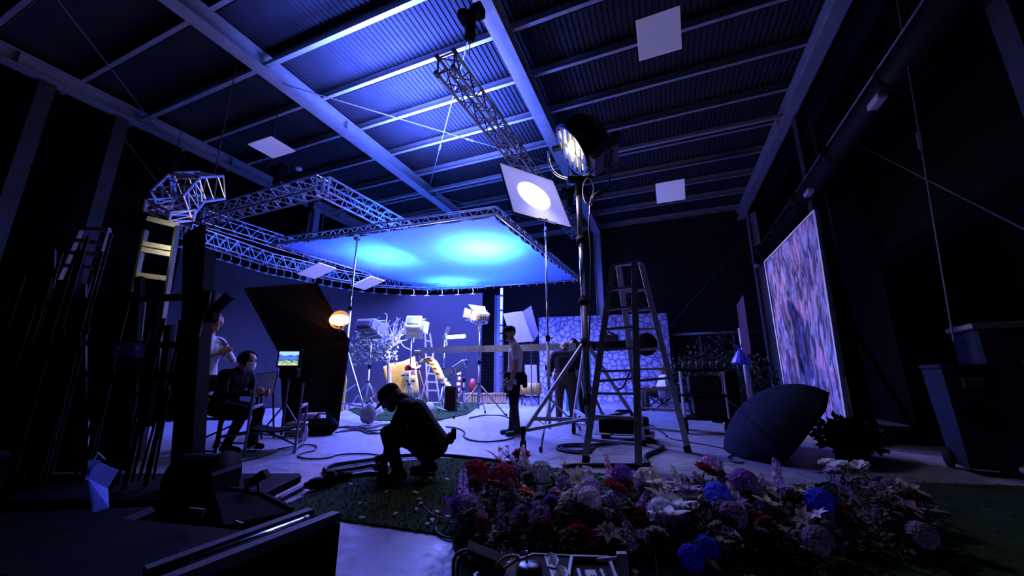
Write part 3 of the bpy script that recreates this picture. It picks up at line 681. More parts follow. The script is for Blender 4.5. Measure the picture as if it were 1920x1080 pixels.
# seated figure in dark clothes at the monitor
w5 = dict(bulk=1.28, top='black_wear', bottom='black_wear', sleeve=1.0, shoe='black_wear', forearm='black_wear')
J5 = dict(hip=(-.12, 0, .56), chest=(.0, 0, .88), neck=(.06, 0, 1.03), head=(.15, 0, 1.14), sh_l=(.02, .2, .96), sh_r=(.02, -.2, .96), hip_l=(-.1, .1, .54), hip_r=(-.1, -.1, .54),
          el_l=(.10, .26, .70), wr_l=(.34, .16, .72), el_r=(.12, -.26, .70), wr_r=(.36, -.14, .74), kn_l=(.32, .14, .50), kn_r=(.34, -.14, .52), an_l=(.26, .14, .10), an_r=(.16, -.13, .10), look=(1, -.05, -.12))
sb5 = V((-3.72, 5.15, 0))
p5, c5_ = person('person', 'seated person in black with white mask watching the small monitor', sb5, -.12, J5, w5)
hair(p5, c5_); mask(p5, c5_, 'mask_white')
# white-clothed figure behind the rack
w6 = dict(bulk=1.2, top='white_wear', bottom='white_wear', sleeve=1.0, shoe='white_wear', forearm='white_wear')
J6 = {k: tuple(v) for k, v in J1.items()}; J6.update(el_l=(.20, .24, 1.16), wr_l=(.24, .10, 1.34), el_r=(.26, -.22, 1.14), wr_r=(.42, -.1, 1.24), head=(.07, 0, 1.67))
p6, c6_ = person('person', 'person in white clothes standing partly behind the black rack post', V((-4.26, 5.25, 0)), -.35, J6, w6)
hair(p6, c6_, 'white_wear')
# man in the camping chair
w7 = dict(top='shirt_tan', bottom='dark_trousers', sleeve=1.0, shoe='black_wear', forearm='shirt_tan')
J7 = dict(hip=(-.12, 0, .47), chest=(-.24, 0, .79), neck=(-.24, 0, .97), head=(-.21, 0, 1.10), sh_l=(-.24, .2, .89), sh_r=(-.24, -.2, .89), hip_l=(-.1, .1, .45), hip_r=(-.1, -.1, .45),
          el_l=(-.16, .26, .62), wr_l=(.08, .24, .62), el_r=(-.16, -.26, .62), wr_r=(.08, -.22, .62), kn_l=(.34, .12, .48), kn_r=(.34, -.12, .48), an_l=(.34, .12, .09), an_r=(.36, -.12, .09), look=(1, .2, -.1))
sb7 = V((4.07, 10.9, 0))
p7, c7_ = person('person', 'person in tan shirt sitting in the folding camp chair', sb7, PI, J7, w7, vox=.013)
# ================================================================ ladder, panels, jib, set
def on_d(px, py, d):
    r = ray(px, py); return C0+r*((d-C0.dot(D))/r.dot(D))
def FP(p): return V((p.x, p.y, 0))
# big step ladder
lt = [A(1149, 499, 4.62), A(1189, 493, 4.56)]; lf = [G(1098, 868), G(1198, 882)]
rt = [A(1160, 500, 4.92), A(1203, 496, 4.86)]; rf = [G(1206, 836), G(1290, 848)]
la = thing('step_ladder', 'tall grey double-sided step ladder standing before the heavy stand', 'ladder', (lf[0]+lf[1]+rf[0]+rf[1])/4)
q = (lt[1]-lt[0]).normalized()
for a, b in ((lt, lf), (rt, rf)):
    for i in range(2):
        sm = MB().bar(a[i], b[i]+Z*.05, .028, .075, q).build('stile', 'ladder_alu', la)
        MB().bar(b[i]+(a[i]-b[i])*.03, b[i]+Z*.0, .04, .085, q).build('rubber_foot', 'rubber', sm)
    for k in range(8):
        t = .105+.108*k; p0 = b[0].lerp(a[0], t); p1 = b[1].lerp(a[1], t)
        MB().bar(p0, p1, .065, .028, Z).build('rung', 'ladder_alu', la)
MB().slab([lt[0]-q*.03, lt[1]+q*.03, rt[1]+q*.03, rt[0]-q*.03], (0, 0, .03)).build('top_plate', 'ladder_alu', la)
for i in range(2):
    MB().bar(lt[i].lerp(lf[i], .62), rt[i].lerp(rf[i], .62), .012, .03).build('spreader', 'dark_steel', la)
# patterned stone panel at the back
d = 15.0; pL = on_d(1010, 595, d); pR = on_d(1250, 587, d)
sp = thing('stone_panel', 'wide lilac panel with a rounded stone pattern behind the ladder', 'panel', FP((pL+pR)/2))
m = mat('stone_pattern', (.5, .48, .6), .85); n, l, b = nodes_of(m)
tc = n.new('ShaderNodeTexCoord'); vo = n.new('ShaderNodeTexVoronoi'); vo.feature = 'DISTANCE_TO_EDGE'; vo.inputs['Scale'].default_value = 4.4; vo.inputs['Randomness'].default_value = .85
v2 = n.new('ShaderNodeTexVoronoi'); v2.inputs['Scale'].default_value = 4.4; v2.inputs['Randomness'].default_value = .85
for t in (vo, v2): l.new(tc.outputs['Object'], t.inputs['Vector'])
c1 = ramp(n, [(.0, (.09, .08, .18)), (.03, (.20, .18, .34)), (.08, (.50, .47, .62)), (.3, (.66, .62, .76))]); l.new(vo.outputs['Distance'], c1.inputs['Fac'])
nz = n.new('ShaderNodeTexNoise'); nz.inputs['Scale'].default_value = 9; l.new(tc.outputs['Object'], nz.inputs['Vector']); c2 = ramp(n, [(.3, (.6, .6, .66)), (.6, (1, 1, 1))]); l.new(nz.outputs['Fac'], c2.inputs['Fac'])
mx = n.new('ShaderNodeMix'); mx.data_type = 'RGBA'; mx.blend_type = 'MULTIPLY'; mx.inputs[0].default_value = .8
l.new(c1.outputs['Color'], mx.inputs[6]); l.new(c2.outputs['Color'], mx.inputs[7]); l.new(mx.outputs[2], b.inputs['Base Color'])
MB().slab([FP(pL), FP(pR), pR, pL], D*.06).build('patterned_face', m, sp)
mb = MB()
for i in range(4): p = FP(pL).lerp(FP(pR), .1+.26*i); mb.bar(p+D*.1, p+D*.1+Z*2.6, .06); mb.bar(p+D*.1+Z*2.4, p+D*.7, .05)
mb.build('back_brace', 'wood', sp)
# tall painted flower panel on the wall side
b0 = V((4.74, 5.58, .0)); b1 = V((5.92, 8.35, .0)); t0 = A(1529, 394, 5.62); t1 = A(1435, 491, 8.3)
m = mat('painted_petals', (.5, .4, .5), .8); n, l, b = nodes_of(m); pd = (b1-b0).normalized()
tc = n.new('ShaderNodeTexCoord'); mp = n.new('ShaderNodeMapping'); mp.inputs['Rotation'].default_value = (.25, 0, 0); mp.inputs['Scale'].default_value = (5.5, 5.5, 2.0); l.new(tc.outputs['Object'], mp.inputs['Vector'])
wz = n.new('ShaderNodeTexNoise'); wz.inputs['Scale'].default_value = 1.1; wz.inputs['Detail'].default_value = 4; wz.inputs['Distortion'].default_value = 1.2; l.new(mp.outputs[0], wz.inputs['Vector'])
vo = n.new('ShaderNodeTexVoronoi'); vo.inputs['Scale'].default_value = 1.25; l.new(mp.outputs[0], vo.inputs['Vector'])
n3 = n.new('ShaderNodeTexNoise'); n3.inputs['Scale'].default_value = 1.6; l.new(tc.outputs['Object'], n3.inputs['Vector'])
c1 = ramp(n, [(.36, (.07, .08, .13)), (.44, (.17, .17, .25)), (.485, (.38, .35, .44)), (.56, (.60, .52, .62)), (.66, (.85, .80, .86))]); l.new(wz.outputs['Fac'], c1.inputs['Fac'])
c2 = ramp(n, [(.0, (1, .72, .80)), (.45, (.95, .80, .90)), (1, (.45, .52, .66))]); l.new(vo.outputs['Color'], c2.inputs['Fac'])
c3 = ramp(n, [(.40, (.62, .74, 1)), (.60, (1, .76, .84))]); l.new(n3.outputs['Fac'], c3.inputs['Fac'])
mx = n.new('ShaderNodeMix'); mx.data_type = 'RGBA'; mx.blend_type = 'MULTIPLY'; mx.inputs[0].default_value = .85
m2 = n.new('ShaderNodeMix'); m2.data_type = 'RGBA'; m2.blend_type = 'MULTIPLY'; m2.inputs[0].default_value = .9
l.new(c1.outputs['Color'], mx.inputs[6]); l.new(c2.outputs['Color'], mx.inputs[7]); l.new(mx.outputs[2], m2.inputs[6]); l.new(c3.outputs['Color'], m2.inputs[7]); l.new(m2.outputs[2], b.inputs['Base Color'])
fp = thing('painted_panel', 'tall leaning panel painted with pink and blue petals by the dark wall', 'panel', (b0+b1)/2)
back = pd.cross(Z).normalized()
MB().slab([b0, b1, t1, t0], back*.05).build('painted_face', m, fp)
mb = MB()
for p, q in ((b0, t0), (b1, t1), (t0, t1)): mb.bar(p-back*.003, q-back*.003, .05, .03)
mb.build('pale_border', 'white_board', fp)
mb = MB()
for u in (.1, .5, .9):
    p = b0.lerp(b1, u); e = t0.lerp(t1, u); mb.bar(p+back*.09, p.lerp(e, .75)+back*.09, .06); mb.bar(p.lerp(e, .66)+back*.12, p+back*.9, .05)
mb.build('back_brace', 'black', fp)
# lilac bounce boards
def board(pts, Y, lb, depth=.03, stand=True, mt='lilac'):
    P = [A(x, y, Y) for x, y in pts]; c = sum(P, V())/4; t = thing('bounce_board', lb, 'board', FP(c), 'lilac bounce boards')
    MB().slab(P, (0, depth, 0)).build('foam_sheet', mt, t)
    if stand:
        mb = MB().tube([FP(c)+V((0, .1, .02)), c+V((0, .1, 0))], .018, 6); mb.build('support_pole', 'dark_steel', t)
        for i in range(3): MB().tube([FP(c)+V((0, .1, .35)), FP(c)+V((.3*cos(i*2.1+.5), .1+.3*sin(i*2.1+.5), .01))], .012, 6).build('leg', 'dark_steel', t)
board([(943, 588), (979, 583), (1000, 640), (961, 643)], 12.0, 'lilac square board tilted behind the capped head, nearer of two')
board([(977, 586), (996, 573), (1010, 626), (1000, 641)], 12.3, 'lilac board tilted partly behind another board', mt='lilac_shaded')
P = [A(984, 684, 13.6), A(1006, 684, 13.6), A(1008, 742, 13.3), A(985, 742, 13.3)]; t = thing('leaning_board', 'small lilac board standing on the floor by the wooden log', 'board', FP(P[3])); MB().slab(P, (0, .04, 0)).build('foam_sheet', 'lilac', t)
MB().bar(P[0].lerp(P[1], .5)+V((0, .05, -.1)), FP(P[0].lerp(P[1], .5))+V((0, .5, .02)), .03).build('prop_leg', 'wood', t)
P = [A(1062, 655, 10.5), A(1108, 655, 10.5), A(1108, 772, 10.5), A(1062, 772, 10.5)]
for p in P[2:]: p.z = .02
t = thing('turquoise_screen', 'turquoise fabric screen standing behind the jib tripod', 'screen', FP(P[0])); MB().slab(P, (0, .03, 0)).build('fabric', 'turquoise', t)
MB().bar(P[3]+V((0, .05, 0)), P[0]+V((0, .05, 0)), .03).bar(P[2]+V((0, .05, 0)), P[1]+V((0, .05, 0)), .03).build('frame_bar', 'alu', t)
# silver striped pole beside the lilac column
pc = A(940, 640, 13.5); t = thing('scaffold_pole', 'slim silver pole standing beside the lilac column', 'pole', FP(pc))
MB().tube([FP(pc), V((pc.x, pc.y, 4.1))], .05, 10).build('tube', 'galv', t, True)
mb = MB()
for k in range(7): mb.tube([V((pc.x, pc.y, .5+.55*k)), V((pc.x, pc.y, .56+.55*k))], .062, 10)
mb.build('collar', 'dark_steel', t, True)
# camera jib
ja = A(785, 657, 10.4); jp = A(1082, 650, 8.75); jb = A(1222, 646, 8.0)
jt = thing('camera_jib', 'long camera jib on a tripod with a round counterweight at the dark end', 'jib', FP(jp))
MB().bar(ja, jp, .11, .16).build('boom', 'grey_metal', jt); MB().bar(jp, jb, .15, .2).build('rear_arm', 'black', jt)
MB().tube([jb-V((.16, .16, .0)), jb-V((.16, .12, 0)), jb+V((-.1, .12, .0)), jb+V((-.1, .16, 0))], [.2, .235, .235, .2], 24).build('counterweight', 'black', jt, True)
mb = MB().bbox(A(1145, 634, 8.3), (.3, .2, .14), .02).tube([A(1132, 632, 8.3), A(1140, 622, 8.3), A(1158, 630, 8.3)], .025, 6); mb.build('gear_head', 'dark_steel', jt)
mb = MB().tube([ja, ja-Z*.25], .05, 8).bbox(ja-Z*.05, (.22, .2, .1), .02); mb.build('nose_plate', 'grey_metal', jt)
MB().tube([jp-Z*.1, V((jp.x, jp.y, .9))], .06, 10).build('centre_column', 'dark_steel', jt, True)
for i in range(3):
    w = .6+i*2.094; q = V((jp.x+.75*cos(w), jp.y+.75*sin(w), .02)); lg = MB().tube([V((jp.x, jp.y, 1.35)), q], .03, 8).build('leg', 'dark_steel', jt); MB().sph(q+Z*.03, .045, 8, 6).build('foot', 'rubber', lg)
cable('dark cable drooping under the jib arm by the ladder', [A(1120, 652, 8.4), A(1130, 690, 8.4), A(1150, 722, 8.4), A(1166, 728, 8.4), A(1180, 700, 8.3), A(1200, 668, 8.2)], .02)
# things on the lit set
sg = [G(x, y, .0) for x, y in [(652, 768), (720, 756), (905, 757), (875, 778), (800, 793), (690, 788)]]
tag(MB().slab(sg, (0, 0, .02)).build('grass_mat', 'turf', None, origin=FP(sg[0])), 'green grass mat under the lit set among the stands', 'mat')
yb = [A(718, 688, 11.9), A(778, 669, 11.9), A(786, 738, 11.7), A(728, 737, 11.7)]
m = MATS['yellow']; t = thing('giant_page', 'large yellow page board with faint lines standing on the set', 'prop', FP(yb[2]))
MB().grid(lambda u, v: yb[0].lerp(yb[1], u).lerp(yb[3].lerp(yb[2], u), v)+V((0, .05*sin(u*6+v), .03*sin(u*7))), 16, 10).build('page_sheet', 'yellow', t, True, solid=.03)
mb = MB(); rr = random.Random(3)
for k in range(11):
    v = .16+.07*k
    for s in range(5):
        u0 = .14+.12*s+rr.random()*.03; P = yb[0].lerp(yb[1], u0).lerp(yb[3].lerp(yb[2], u0), v); Q = yb[0].lerp(yb[1], u0+.09).lerp(yb[3].lerp(yb[2], u0+.09), v)
        mb.bar(P-V((0, .075, 0)), Q-V((0, .075, 0)), .012, .008)
mb.build('ink_line', 'yellow_dark', t)
MB().bar(yb[1].lerp(yb[2], .15)+V((0, .1, 0)), FP(yb[2])+V((.1, .9, .02)), .05).bar(yb[2]+V((0, .06, 0)), FP(yb[2])+V((0, .06, 0)), .05).bar(yb[3]+V((0, .06, 0)), FP(yb[3])+V((0, .06, 0)), .05).build('prop_leg', 'wood', t)
mt_ = bez([A(786, 679, 11.7), A(793, 673, 11.6), A(802, 676, 11.6), (A(815, 700, 11.5)), A(836, 733, 11.4)], 6); rt_ = thing('giant_tape', 'curved yellow measuring strip with black ticks leaning by the small ladder', 'prop', FP(mt_[-1]))
MB().add([p for c in mt_ for p in (c, c+V((.28, 0, -.02)), )], [(2*i, 2*i+1, 2*i+3, 2*i+2) for i in range(len(mt_)-1)]).build('strip', 'yellow', rt_, True, solid=.02)
mb = MB()
for i in range(2, len(mt_)-1, 2): mb.bar(mt_[i]+V((.02, -.02, 0)), mt_[i]+V((.14, -.02, 0)), .025, .012)
mb.build('tick_mark', 'black', rt_)
for i in range(0): pass
MB().bar(mt_[-1]+V((.14, 0, -.02)), FP(mt_[-1])+V((.14, 0, 0)), .05).build('support_foot', 'wood', rt_)
# small ladder on the set
sl_ = thing('small_ladder', 'small wooden trestle ladder standing on the set', 'ladder', A(806, 745, 12.2)*1.0)
T0 = A(800, 640, 12.3)
for (x0, x1, yb_, yt_, Y0) in ((787, 815, 742, 655, 12.2), (826, 806, 742, 625, 12.5), (803, 797, 742, 622, 12.6)):
    a_ = A(x0, yb_, Y0); a_.z = .02; MB().bar(a_, A(x1, yt_, Y0), .05, .03).build('stile', 'lilac', sl_)
for k in range(7):
    u = .08+.13*k; a_ = A(803, 742, 12.6).lerp(A(797, 622, 12.6), u); b_ = A(826, 742, 12.5).lerp(A(806, 625, 12.5), u); MB().bar(a_, b_, .03, .05).build('rung', 'lilac', sl_)
# low wooden planter, striped log, dark box, striped pole
c = A(910, 740, 13.4); wp = thing('wooden_planter', 'long low slatted wooden planter behind the wide-legged stand', 'planter', V((c.x, c.y, 0)))
mb = MB()
for k in range(16): mb.bbox((c.x-.68+.09*k, c.y, .19), (.08, .04, .34+.02*(k % 3)), .008)
mb.build('slat_front', 'wood', wp); MB().bbox((c.x, c.y+.28, .17), (1.44, .5, .3), .02).build('planter_box', 'wood', wp); MB().box((c.x, c.y-.03, .06), (1.46, .03, .05)).box((c.x, c.y-.03, .33), (1.46, .03, .05)).build('rail', 'wood', wp)
c = A(994, 729, 12.8); lg_ = thing('striped_log', 'pale banded wooden roll lying on short legs', 'roll', V((c.x, c.y, 0)))
MB().tube([c-R*.34, c+R*.34], .19, 20).build('roll_body', 'yellow_dark', lg_, True)
mb = MB()
for k in range(4): mb.tube([c-R*(.28-.17*k), c-R*(.25-.17*k)], .2, 20)
mb.build('band', 'wood', lg_, True)
for s in (-1, 1): MB().bar(c+R*.26*s-Z*.12, V((c.x, c.y, 0))+R*.3*s, .05).build('leg', 'dark_steel', lg_)
c = A(846, 745, 10.6); bx_ = thing('dark_box', 'dark brown upright box on the set beside the low stand', 'box', V((c.x, c.y, 0))); MB().bbox((c.x, c.y, .34), (.32, .3, .66), .02).build('case_body', 'dark_trousers', bx_); MB().box((c.x, c.y-.155, .34), (.24, .01, .56)).build('front_panel', 'black', bx_)
c = A(860, 720, 11.6); t = thing('candy_pole', 'short pink and white striped post beside the tilted spotlight', 'post', V((c.x, c.y, 0)))
for k in range(9): pass
MB().tube([V((c.x, c.y, 0)), V((c.x, c.y, 1.05))], .06, 10).build('post_body', 'white_paint', t, True); mb = MB()
for k in range(6): mb.tube([V((c.x, c.y, .12+.16*k)), V((c.x, c.y, .19+.16*k))], .066, 10)
mb.build('red_stripe', 'red_plastic', t, True)
c = A(886, 722, 12); t = thing('red_lantern', 'small dull red prop hanging lantern on a thin stand', 'lantern', V((c.x, c.y, 0))); MB().lathe(c, [(0, .2), (.07, .18), (.11, .05), (.11, -.1), (.07, -.2), (0, -.22)], 14).build('lantern_body', 'red_plastic', t, True); MB().tube([V((c.x, c.y, 0)), c-Z*.2], .014, 6).build('pole', 'dark_steel', t)
c = A(636, 735, 10.6); t = thing('yellow_plank', 'upright yellow rounded board behind the black flag edge', 'board', V((c.x, c.y, 0)))
MB().slab([V((c.x-.16, c.y, 0)), V((c.x+.15, c.y, 0)), V((c.x+.17, c.y, .8)), V((c.x+.1, c.y, 1.05)), V((c.x-.02, c.y, 1.1)), V((c.x-.12, c.y, .9))], (0, .05, 0)).build('board_face', 'yellow', t); MB().bar(V((c.x, c.y+.06, .7)), V((c.x, c.y+.5, .02)), .04).build('prop_leg', 'wood', t)
# pale branch tree
tr_ = A(730, 758, 11.4); tr_.z = 0; bt_ = thing('branch_tree', 'pale bare-branched prop tree with small leaves on the set', 'tree', tr_)
mat('bark_pale', (.45, .42, .46), .8, 0, .2, 12); mat('leaf_pale', (.26, .31, .27), .7, 0, .3, 15)
tp = A(727, 655, 11.4); MB().tube(bez([tr_, tr_.lerp(tp, .5)+V((.03, 0, 0)), tp], 5), [.07]*5+[.06]*6, 10).build('trunk', 'bark_pale', bt_, True)
rr = random.Random(11); mb = MB(); lv = MB()
for i in range(46):
    ang = rr.uniform(-.2, 1.0)*PI; ex = A(rr.uniform(672, 748), 640, 11.4+rr.uniform(-.5, .5)); hgt = rr.uniform(.1, 1.0)
    x = rr.uniform(-.95, .45); zt_ = tp.z+.25+hgt*.85*(1-abs(x+.2)*.55); e = V((tp.x+x, tp.y+rr.uniform(-.5, .5), zt_)); mid = tp.lerp(e, .5)+V((rr.uniform(-.15, .15), 0, rr.uniform(-.05, .15)))
    pts = bez([tp+V((rr.uniform(-.05, .05), 0, rr.uniform(-.1, .1))), mid, e, e+V((rr.uniform(-.12, .12), 0, rr.uniform(.02, .14)))], 4); mb.tube(pts, [.022-.0014*k for k in range(len(pts))], 5)
for i in range(620):
    x = rr.uniform(-1.0, .35); p = V((tp.x+x, tp.y-rr.uniform(0, .5), tp.z+rr.uniform(-.35, .45)-.15*abs(x))); s = rr.uniform(.03, .065); w = rr.uniform(0, 6)
    lv.add([p, p+V((s*cos(w), -.02, s*sin(w))), p+V((1.7*s*cos(w+.5), 0, 1.7*s*sin(w+.5))), p+V((s*cos(w+1), .02, s*sin(w+1)))], [(0, 1, 2, 3)])
mb.build('branches', 'bark_pale', bt_, True); tag(lv.build('leaves', 'leaf_pale', bt_), kind='stuff')
# camp chair
cc_ = thing('camp_chair', 'dark folding camp chair under the person in tan shirt', 'chair', sb7)
M = xf(sb7, rz=PI)
MB(M).grid(lambda u, v: V((-.34+.56*u, -.26+.52*v, .40-.03*sin(u*PI)*sin(v*PI)-.03*(1-u))), 6, 6).build('seat', 'black_cloth', cc_, True, solid=.02)
MB(M).grid(lambda u, v: V((-.36-.10*v-.03*sin(u*PI), -.27+.54*u, .40+.50*v)), 6, 6).build('backrest', 'black_cloth', cc_, True, solid=.02)
for s in (-1, 1):
    for a0, a1 in (((.24, s*.28, .02), (-.36, s*.28, .42)), ((-.36, s*.28, .02), (.24, s*.28, .42))): MB(M).tube([a0, a1], .016, 6).build('leg', 'black', cc_)
    MB(M).tube([(-.36, s*.3, .42), (-.46, s*.3, .92)], .016, 6).build('back_post', 'black', cc_); MB(M).bar((-.4, s*.31, .64), (.2, s*.31, .64), .05, .02).tube([(.2, s*.31, .64), (.24, s*.28, .42)], .014, 6).build('armrest', 'black', cc_)
for a0, a1 in (((.24, -.28, .02), (.24, .28, .42)), ((.24, .28, .02), (.24, -.28, .42))): MB(M).tube([a0, a1], .014, 6).build('cross_bar', 'black', cc_)
# small grey camera-like case and papers by the chair
c = A(1248, 732, 10.6); t = thing('printed_board', 'small patterned white board behind the camp chair', 'board', V((c.x, c.y, 0))); MB().slab([V((c.x-.18, c.y, .02)), V((c.x+.18, c.y, .02)), V((c.x+.18, c.y+.05, .62)), V((c.x-.18, c.y+.05, .62))], (0, .03, 0)).build('board_face', 'stone_pattern', t); MB().bar(V((c.x, c.y+.07, .5)), V((c.x, c.y+.35, .02)), .03).build('prop_leg', 'wood', t)
# rolling cart with monitors and cables
cx = V((3.38, 6.75, 0)); ct_ = thing('equipment_cart', 'black rolling equipment cart loaded with gear behind the ladder', 'cart', cx)
q = Matrix.Rotation(-YAW, 3, 'Z'); W = lambda x, y, z: cx+q @ V((x, y, z))
for i, (x, y) in enumerate(((-.38, -.25), (-.38, .25), (.28, -.25), (.28, .25))):
    MB().tube([W(x, y, .2), W(x, y, 1.06)], .022, 8).build('post', 'alu', ct_)
    wl = MB().tube([W(x-.03, y, .11), W(x+.03, y, .11)], .11, 18).build('wheel', 'rubber', ct_, True); MB().tube([W(x-.036, y, .11), W(x+.036, y, .11)], .045, 12).build('hub', 'alu', wl, True)
for z in (.24, .62, 1.04): MB().bbox(W(-.05, 0, z), (.72, .56, .04), .01, m=q).build('shelf', 'black', ct_)
mb = MB().bbox(W(.02, 0, .44), (.5, .5, .3), .02, m=q).bbox(W(-.02, .02, .8), (.5, .46, .28), .02, m=q); mb.build('rack_unit', 'black_gloss', ct_)
mb = MB()
for k in range(6): mb.bbox(W(-.3+.11*k, -.1+.05*(k % 2), 1.12), (.09, .14, .1+.03*(k % 3)), .015, m=q)
mb.build('top_gear', 'dark_steel', ct_)
MB().bbox(W(.40, -.05, .62), (.16, .5, .8), .05, m=q).build('side_bag', 'black_cloth', ct_)
for k in range(3):
    o = MB().bbox(A(1342+9*k, 765-3*k, 8.6+.4*k), (.2, .2, .34+.06*k), .02).build('carton', 'bag_white' if k < 2 else 'galv', None, origin=A(1342+9*k, 765, 8.6+.4*k)); P0 = A(1342+9*k, 765-3*k, 8.6+.4*k); o.location.z += (.17+.03*k)-P0.z
    tag(o, ['pale carton on the floor beyond the cart wheel', 'grey carton between two others beyond the cart', 'darker carton nearest the dark foliage'][k], 'carton')
# dark potted foliage behind the cart
mat('leaf_dark', (.018, .035, .018), .6, 0, .5, 8)
def bush(px, Y, h, w_, lb, seed):
    rr = random.Random(seed); p = A(px, 700, Y); t = thing('potted_bush', lb, 'plant', FP(p), 'dark prop plants behind the cart'); mb = MB()
    MB().lathe(FP(p), [(0, .0), (.16, 0), (.2, .28), (.18, .28), (.17, .24), (0, .24)], 14).build('pot', 'black', t, True)
    mb2 = MB()
    for k in range(7): e = FP(p)+V((rr.uniform(-.3, .3)*w_, rr.uniform(-.3, .3)*w_, h*rr.uniform(.5, .85))); mb2.tube([FP(p)+Z*.2, FP(p).lerp(e, .5)+Z*.15, e], .015, 5)
    mb2.build('stem', 'leaf_dark', t)
    for i in range(900):
        a_ = rr.uniform(0, 2*PI); ph = rr.uniform(-1, 1); rr_ = rr.random()**.35; c = FP(p)+V((w_*rr_*cos(a_)*math.sqrt(1-ph*ph), w_*.7*rr_*sin(a_)*math.sqrt(1-ph*ph), h*.58+h*.45*rr_*ph))
        s = rr.uniform(.05, .13); d1 = V((rr.uniform(-1, 1), rr.uniform(-1, 1), rr.uniform(-.6, 1))).normalized(); d2 = d1.cross(V((rr.random(), rr.random(), .3))).normalized()
        mb.add([c, c+d1*s*.5+d2*s*.22, c+d1*s, c+d1*s*.5-d2*s*.22], [(0, 1, 2, 3)])
    tag(mb.build('foliage', 'leaf_dark', t), kind='stuff')
bush(1300, 9.6, 1.5, .75, 'dark leafy prop plant rising behind the cart', 1); bush(1352, 9.8, 2.0, .85, 'tallest dark prop plant beside the foam board', 2); bush(1400, 9.0, 1.5, .7, 'dark prop plant between foam board and painted panel', 3); bush(1568, 4.75, .42, .42, 'low dark prop plant at the foot of the painted panel', 7); bush(1340, 8.2, 1.1, .55, 'lower dark prop plant nearest the cartons', 5)
# foam strip board with blue bag
P = [A(1381, 572, 7.6), A(1393, 553, 7.9), A(1408, 662, 7.9), A(1393, 668, 7.6)]; t = thing('foam_strip', 'narrow lilac foam board standing high on a post near the painted panel', 'board', FP(P[3])); MB().slab(P, (.02, .02, 0)).build('foam_sheet', 'lilac', t)
c = A(1398, 660, 7.75); MB().tube([V((c.x, c.y+.06, .02)), V((c.x, c.y+.06, c.z+.5))], .05, 10).build('post', 'lilac', t, True)
for i in range(3): MB().tube([V((c.x, c.y+.06, .4)), V((c.x+.5*cos(2.1*i+.4), c.y+.5*sin(2.1*i+.4), .01))], .016, 6).build('leg', 'dark_steel', t)
c = A(1389, 668, 7.5); o = MB().lathe(c, [(.02, .14), (.05, .11), (.13, -.02), (.19, -.12), (.16, -.16), (.06, -.1)], 14).tube([c+Z*.12, c+Z*.26+R*.05], .012, 6).tube([c+Z*.12, c+Z*.24-R*.06], .012, 6).build('blue_bag', 'blue_plastic', None, origin=c); o.data.materials[0] = mat('bag_blue', (.06, .06, .5), .4); tag(o, 'crumpled blue plastic bag tied to the foam board post', 'bag')
# black wheeled case under the ladder
c = V((1.72, 6.05, 0)); t = thing('wheeled_case', 'black wheeled case with handle lying beyond the ladder', 'case', c)
M = xf(c, rz=-.35); MB(M).bbox((0, 0, .21), (.72, .42, .24), .03).build('case_body', 'black', t); MB(M).tube([(-.12, 0, .32), (-.12, 0, .40), (-.08, 0, .42), (.08, 0, .42), (.12, 0, .40), (.12, 0, .32)], .015, 6).build('handle', 'black', t)
for s in (-1, 1):
    for u in (-1, 1): MB(M).tube([(s*.27, u*.2-.02, .06), (s*.27, u*.2+.02, .06)], .06, 12).build('wheel', 'rubber', t, True)
MB(M).bbox((0, -.02, .1), (.86, .5, .025), .008).build('dolly_plate', 'galv', t)
# dark dome umbrella lying on its rim
ub = G(1445, 862); ua = V((-.60, .34, .60)).normalized(); um = thing('umbrella', 'big dark blue umbrella lying open on its rim beside the flowers', 'umbrella', ub)
uc = ub+V((.36, .28, .16))
q = frame(ua); 
def um_pt(u, v):
    w = u*2*PI; sc = 1-.06*abs(sin(u*8*PI))*v; r = .80*sin(v*1.5)*sc; z = .66*cos(v*1.45)-.1; p = uc+q @ V((r*cos(w), r*sin(w), z)); p.z = max(p.z, .012+.02*abs(sin(u*40))); return p
MB().grid(um_pt, 64, 16).build('canopy', 'navy_cloth', um, True, solid=.004)
MB().tube([uc+ua*.7, uc-ua*.12], .012, 8).build('shaft', 'dark_steel', um)
for k in range(8):
    pts = [um_pt(k/8, v/8)-ua*.012 for v in range(9)]; MB().tube(pts, .006, 5).build('rib', 'dark_steel', um)
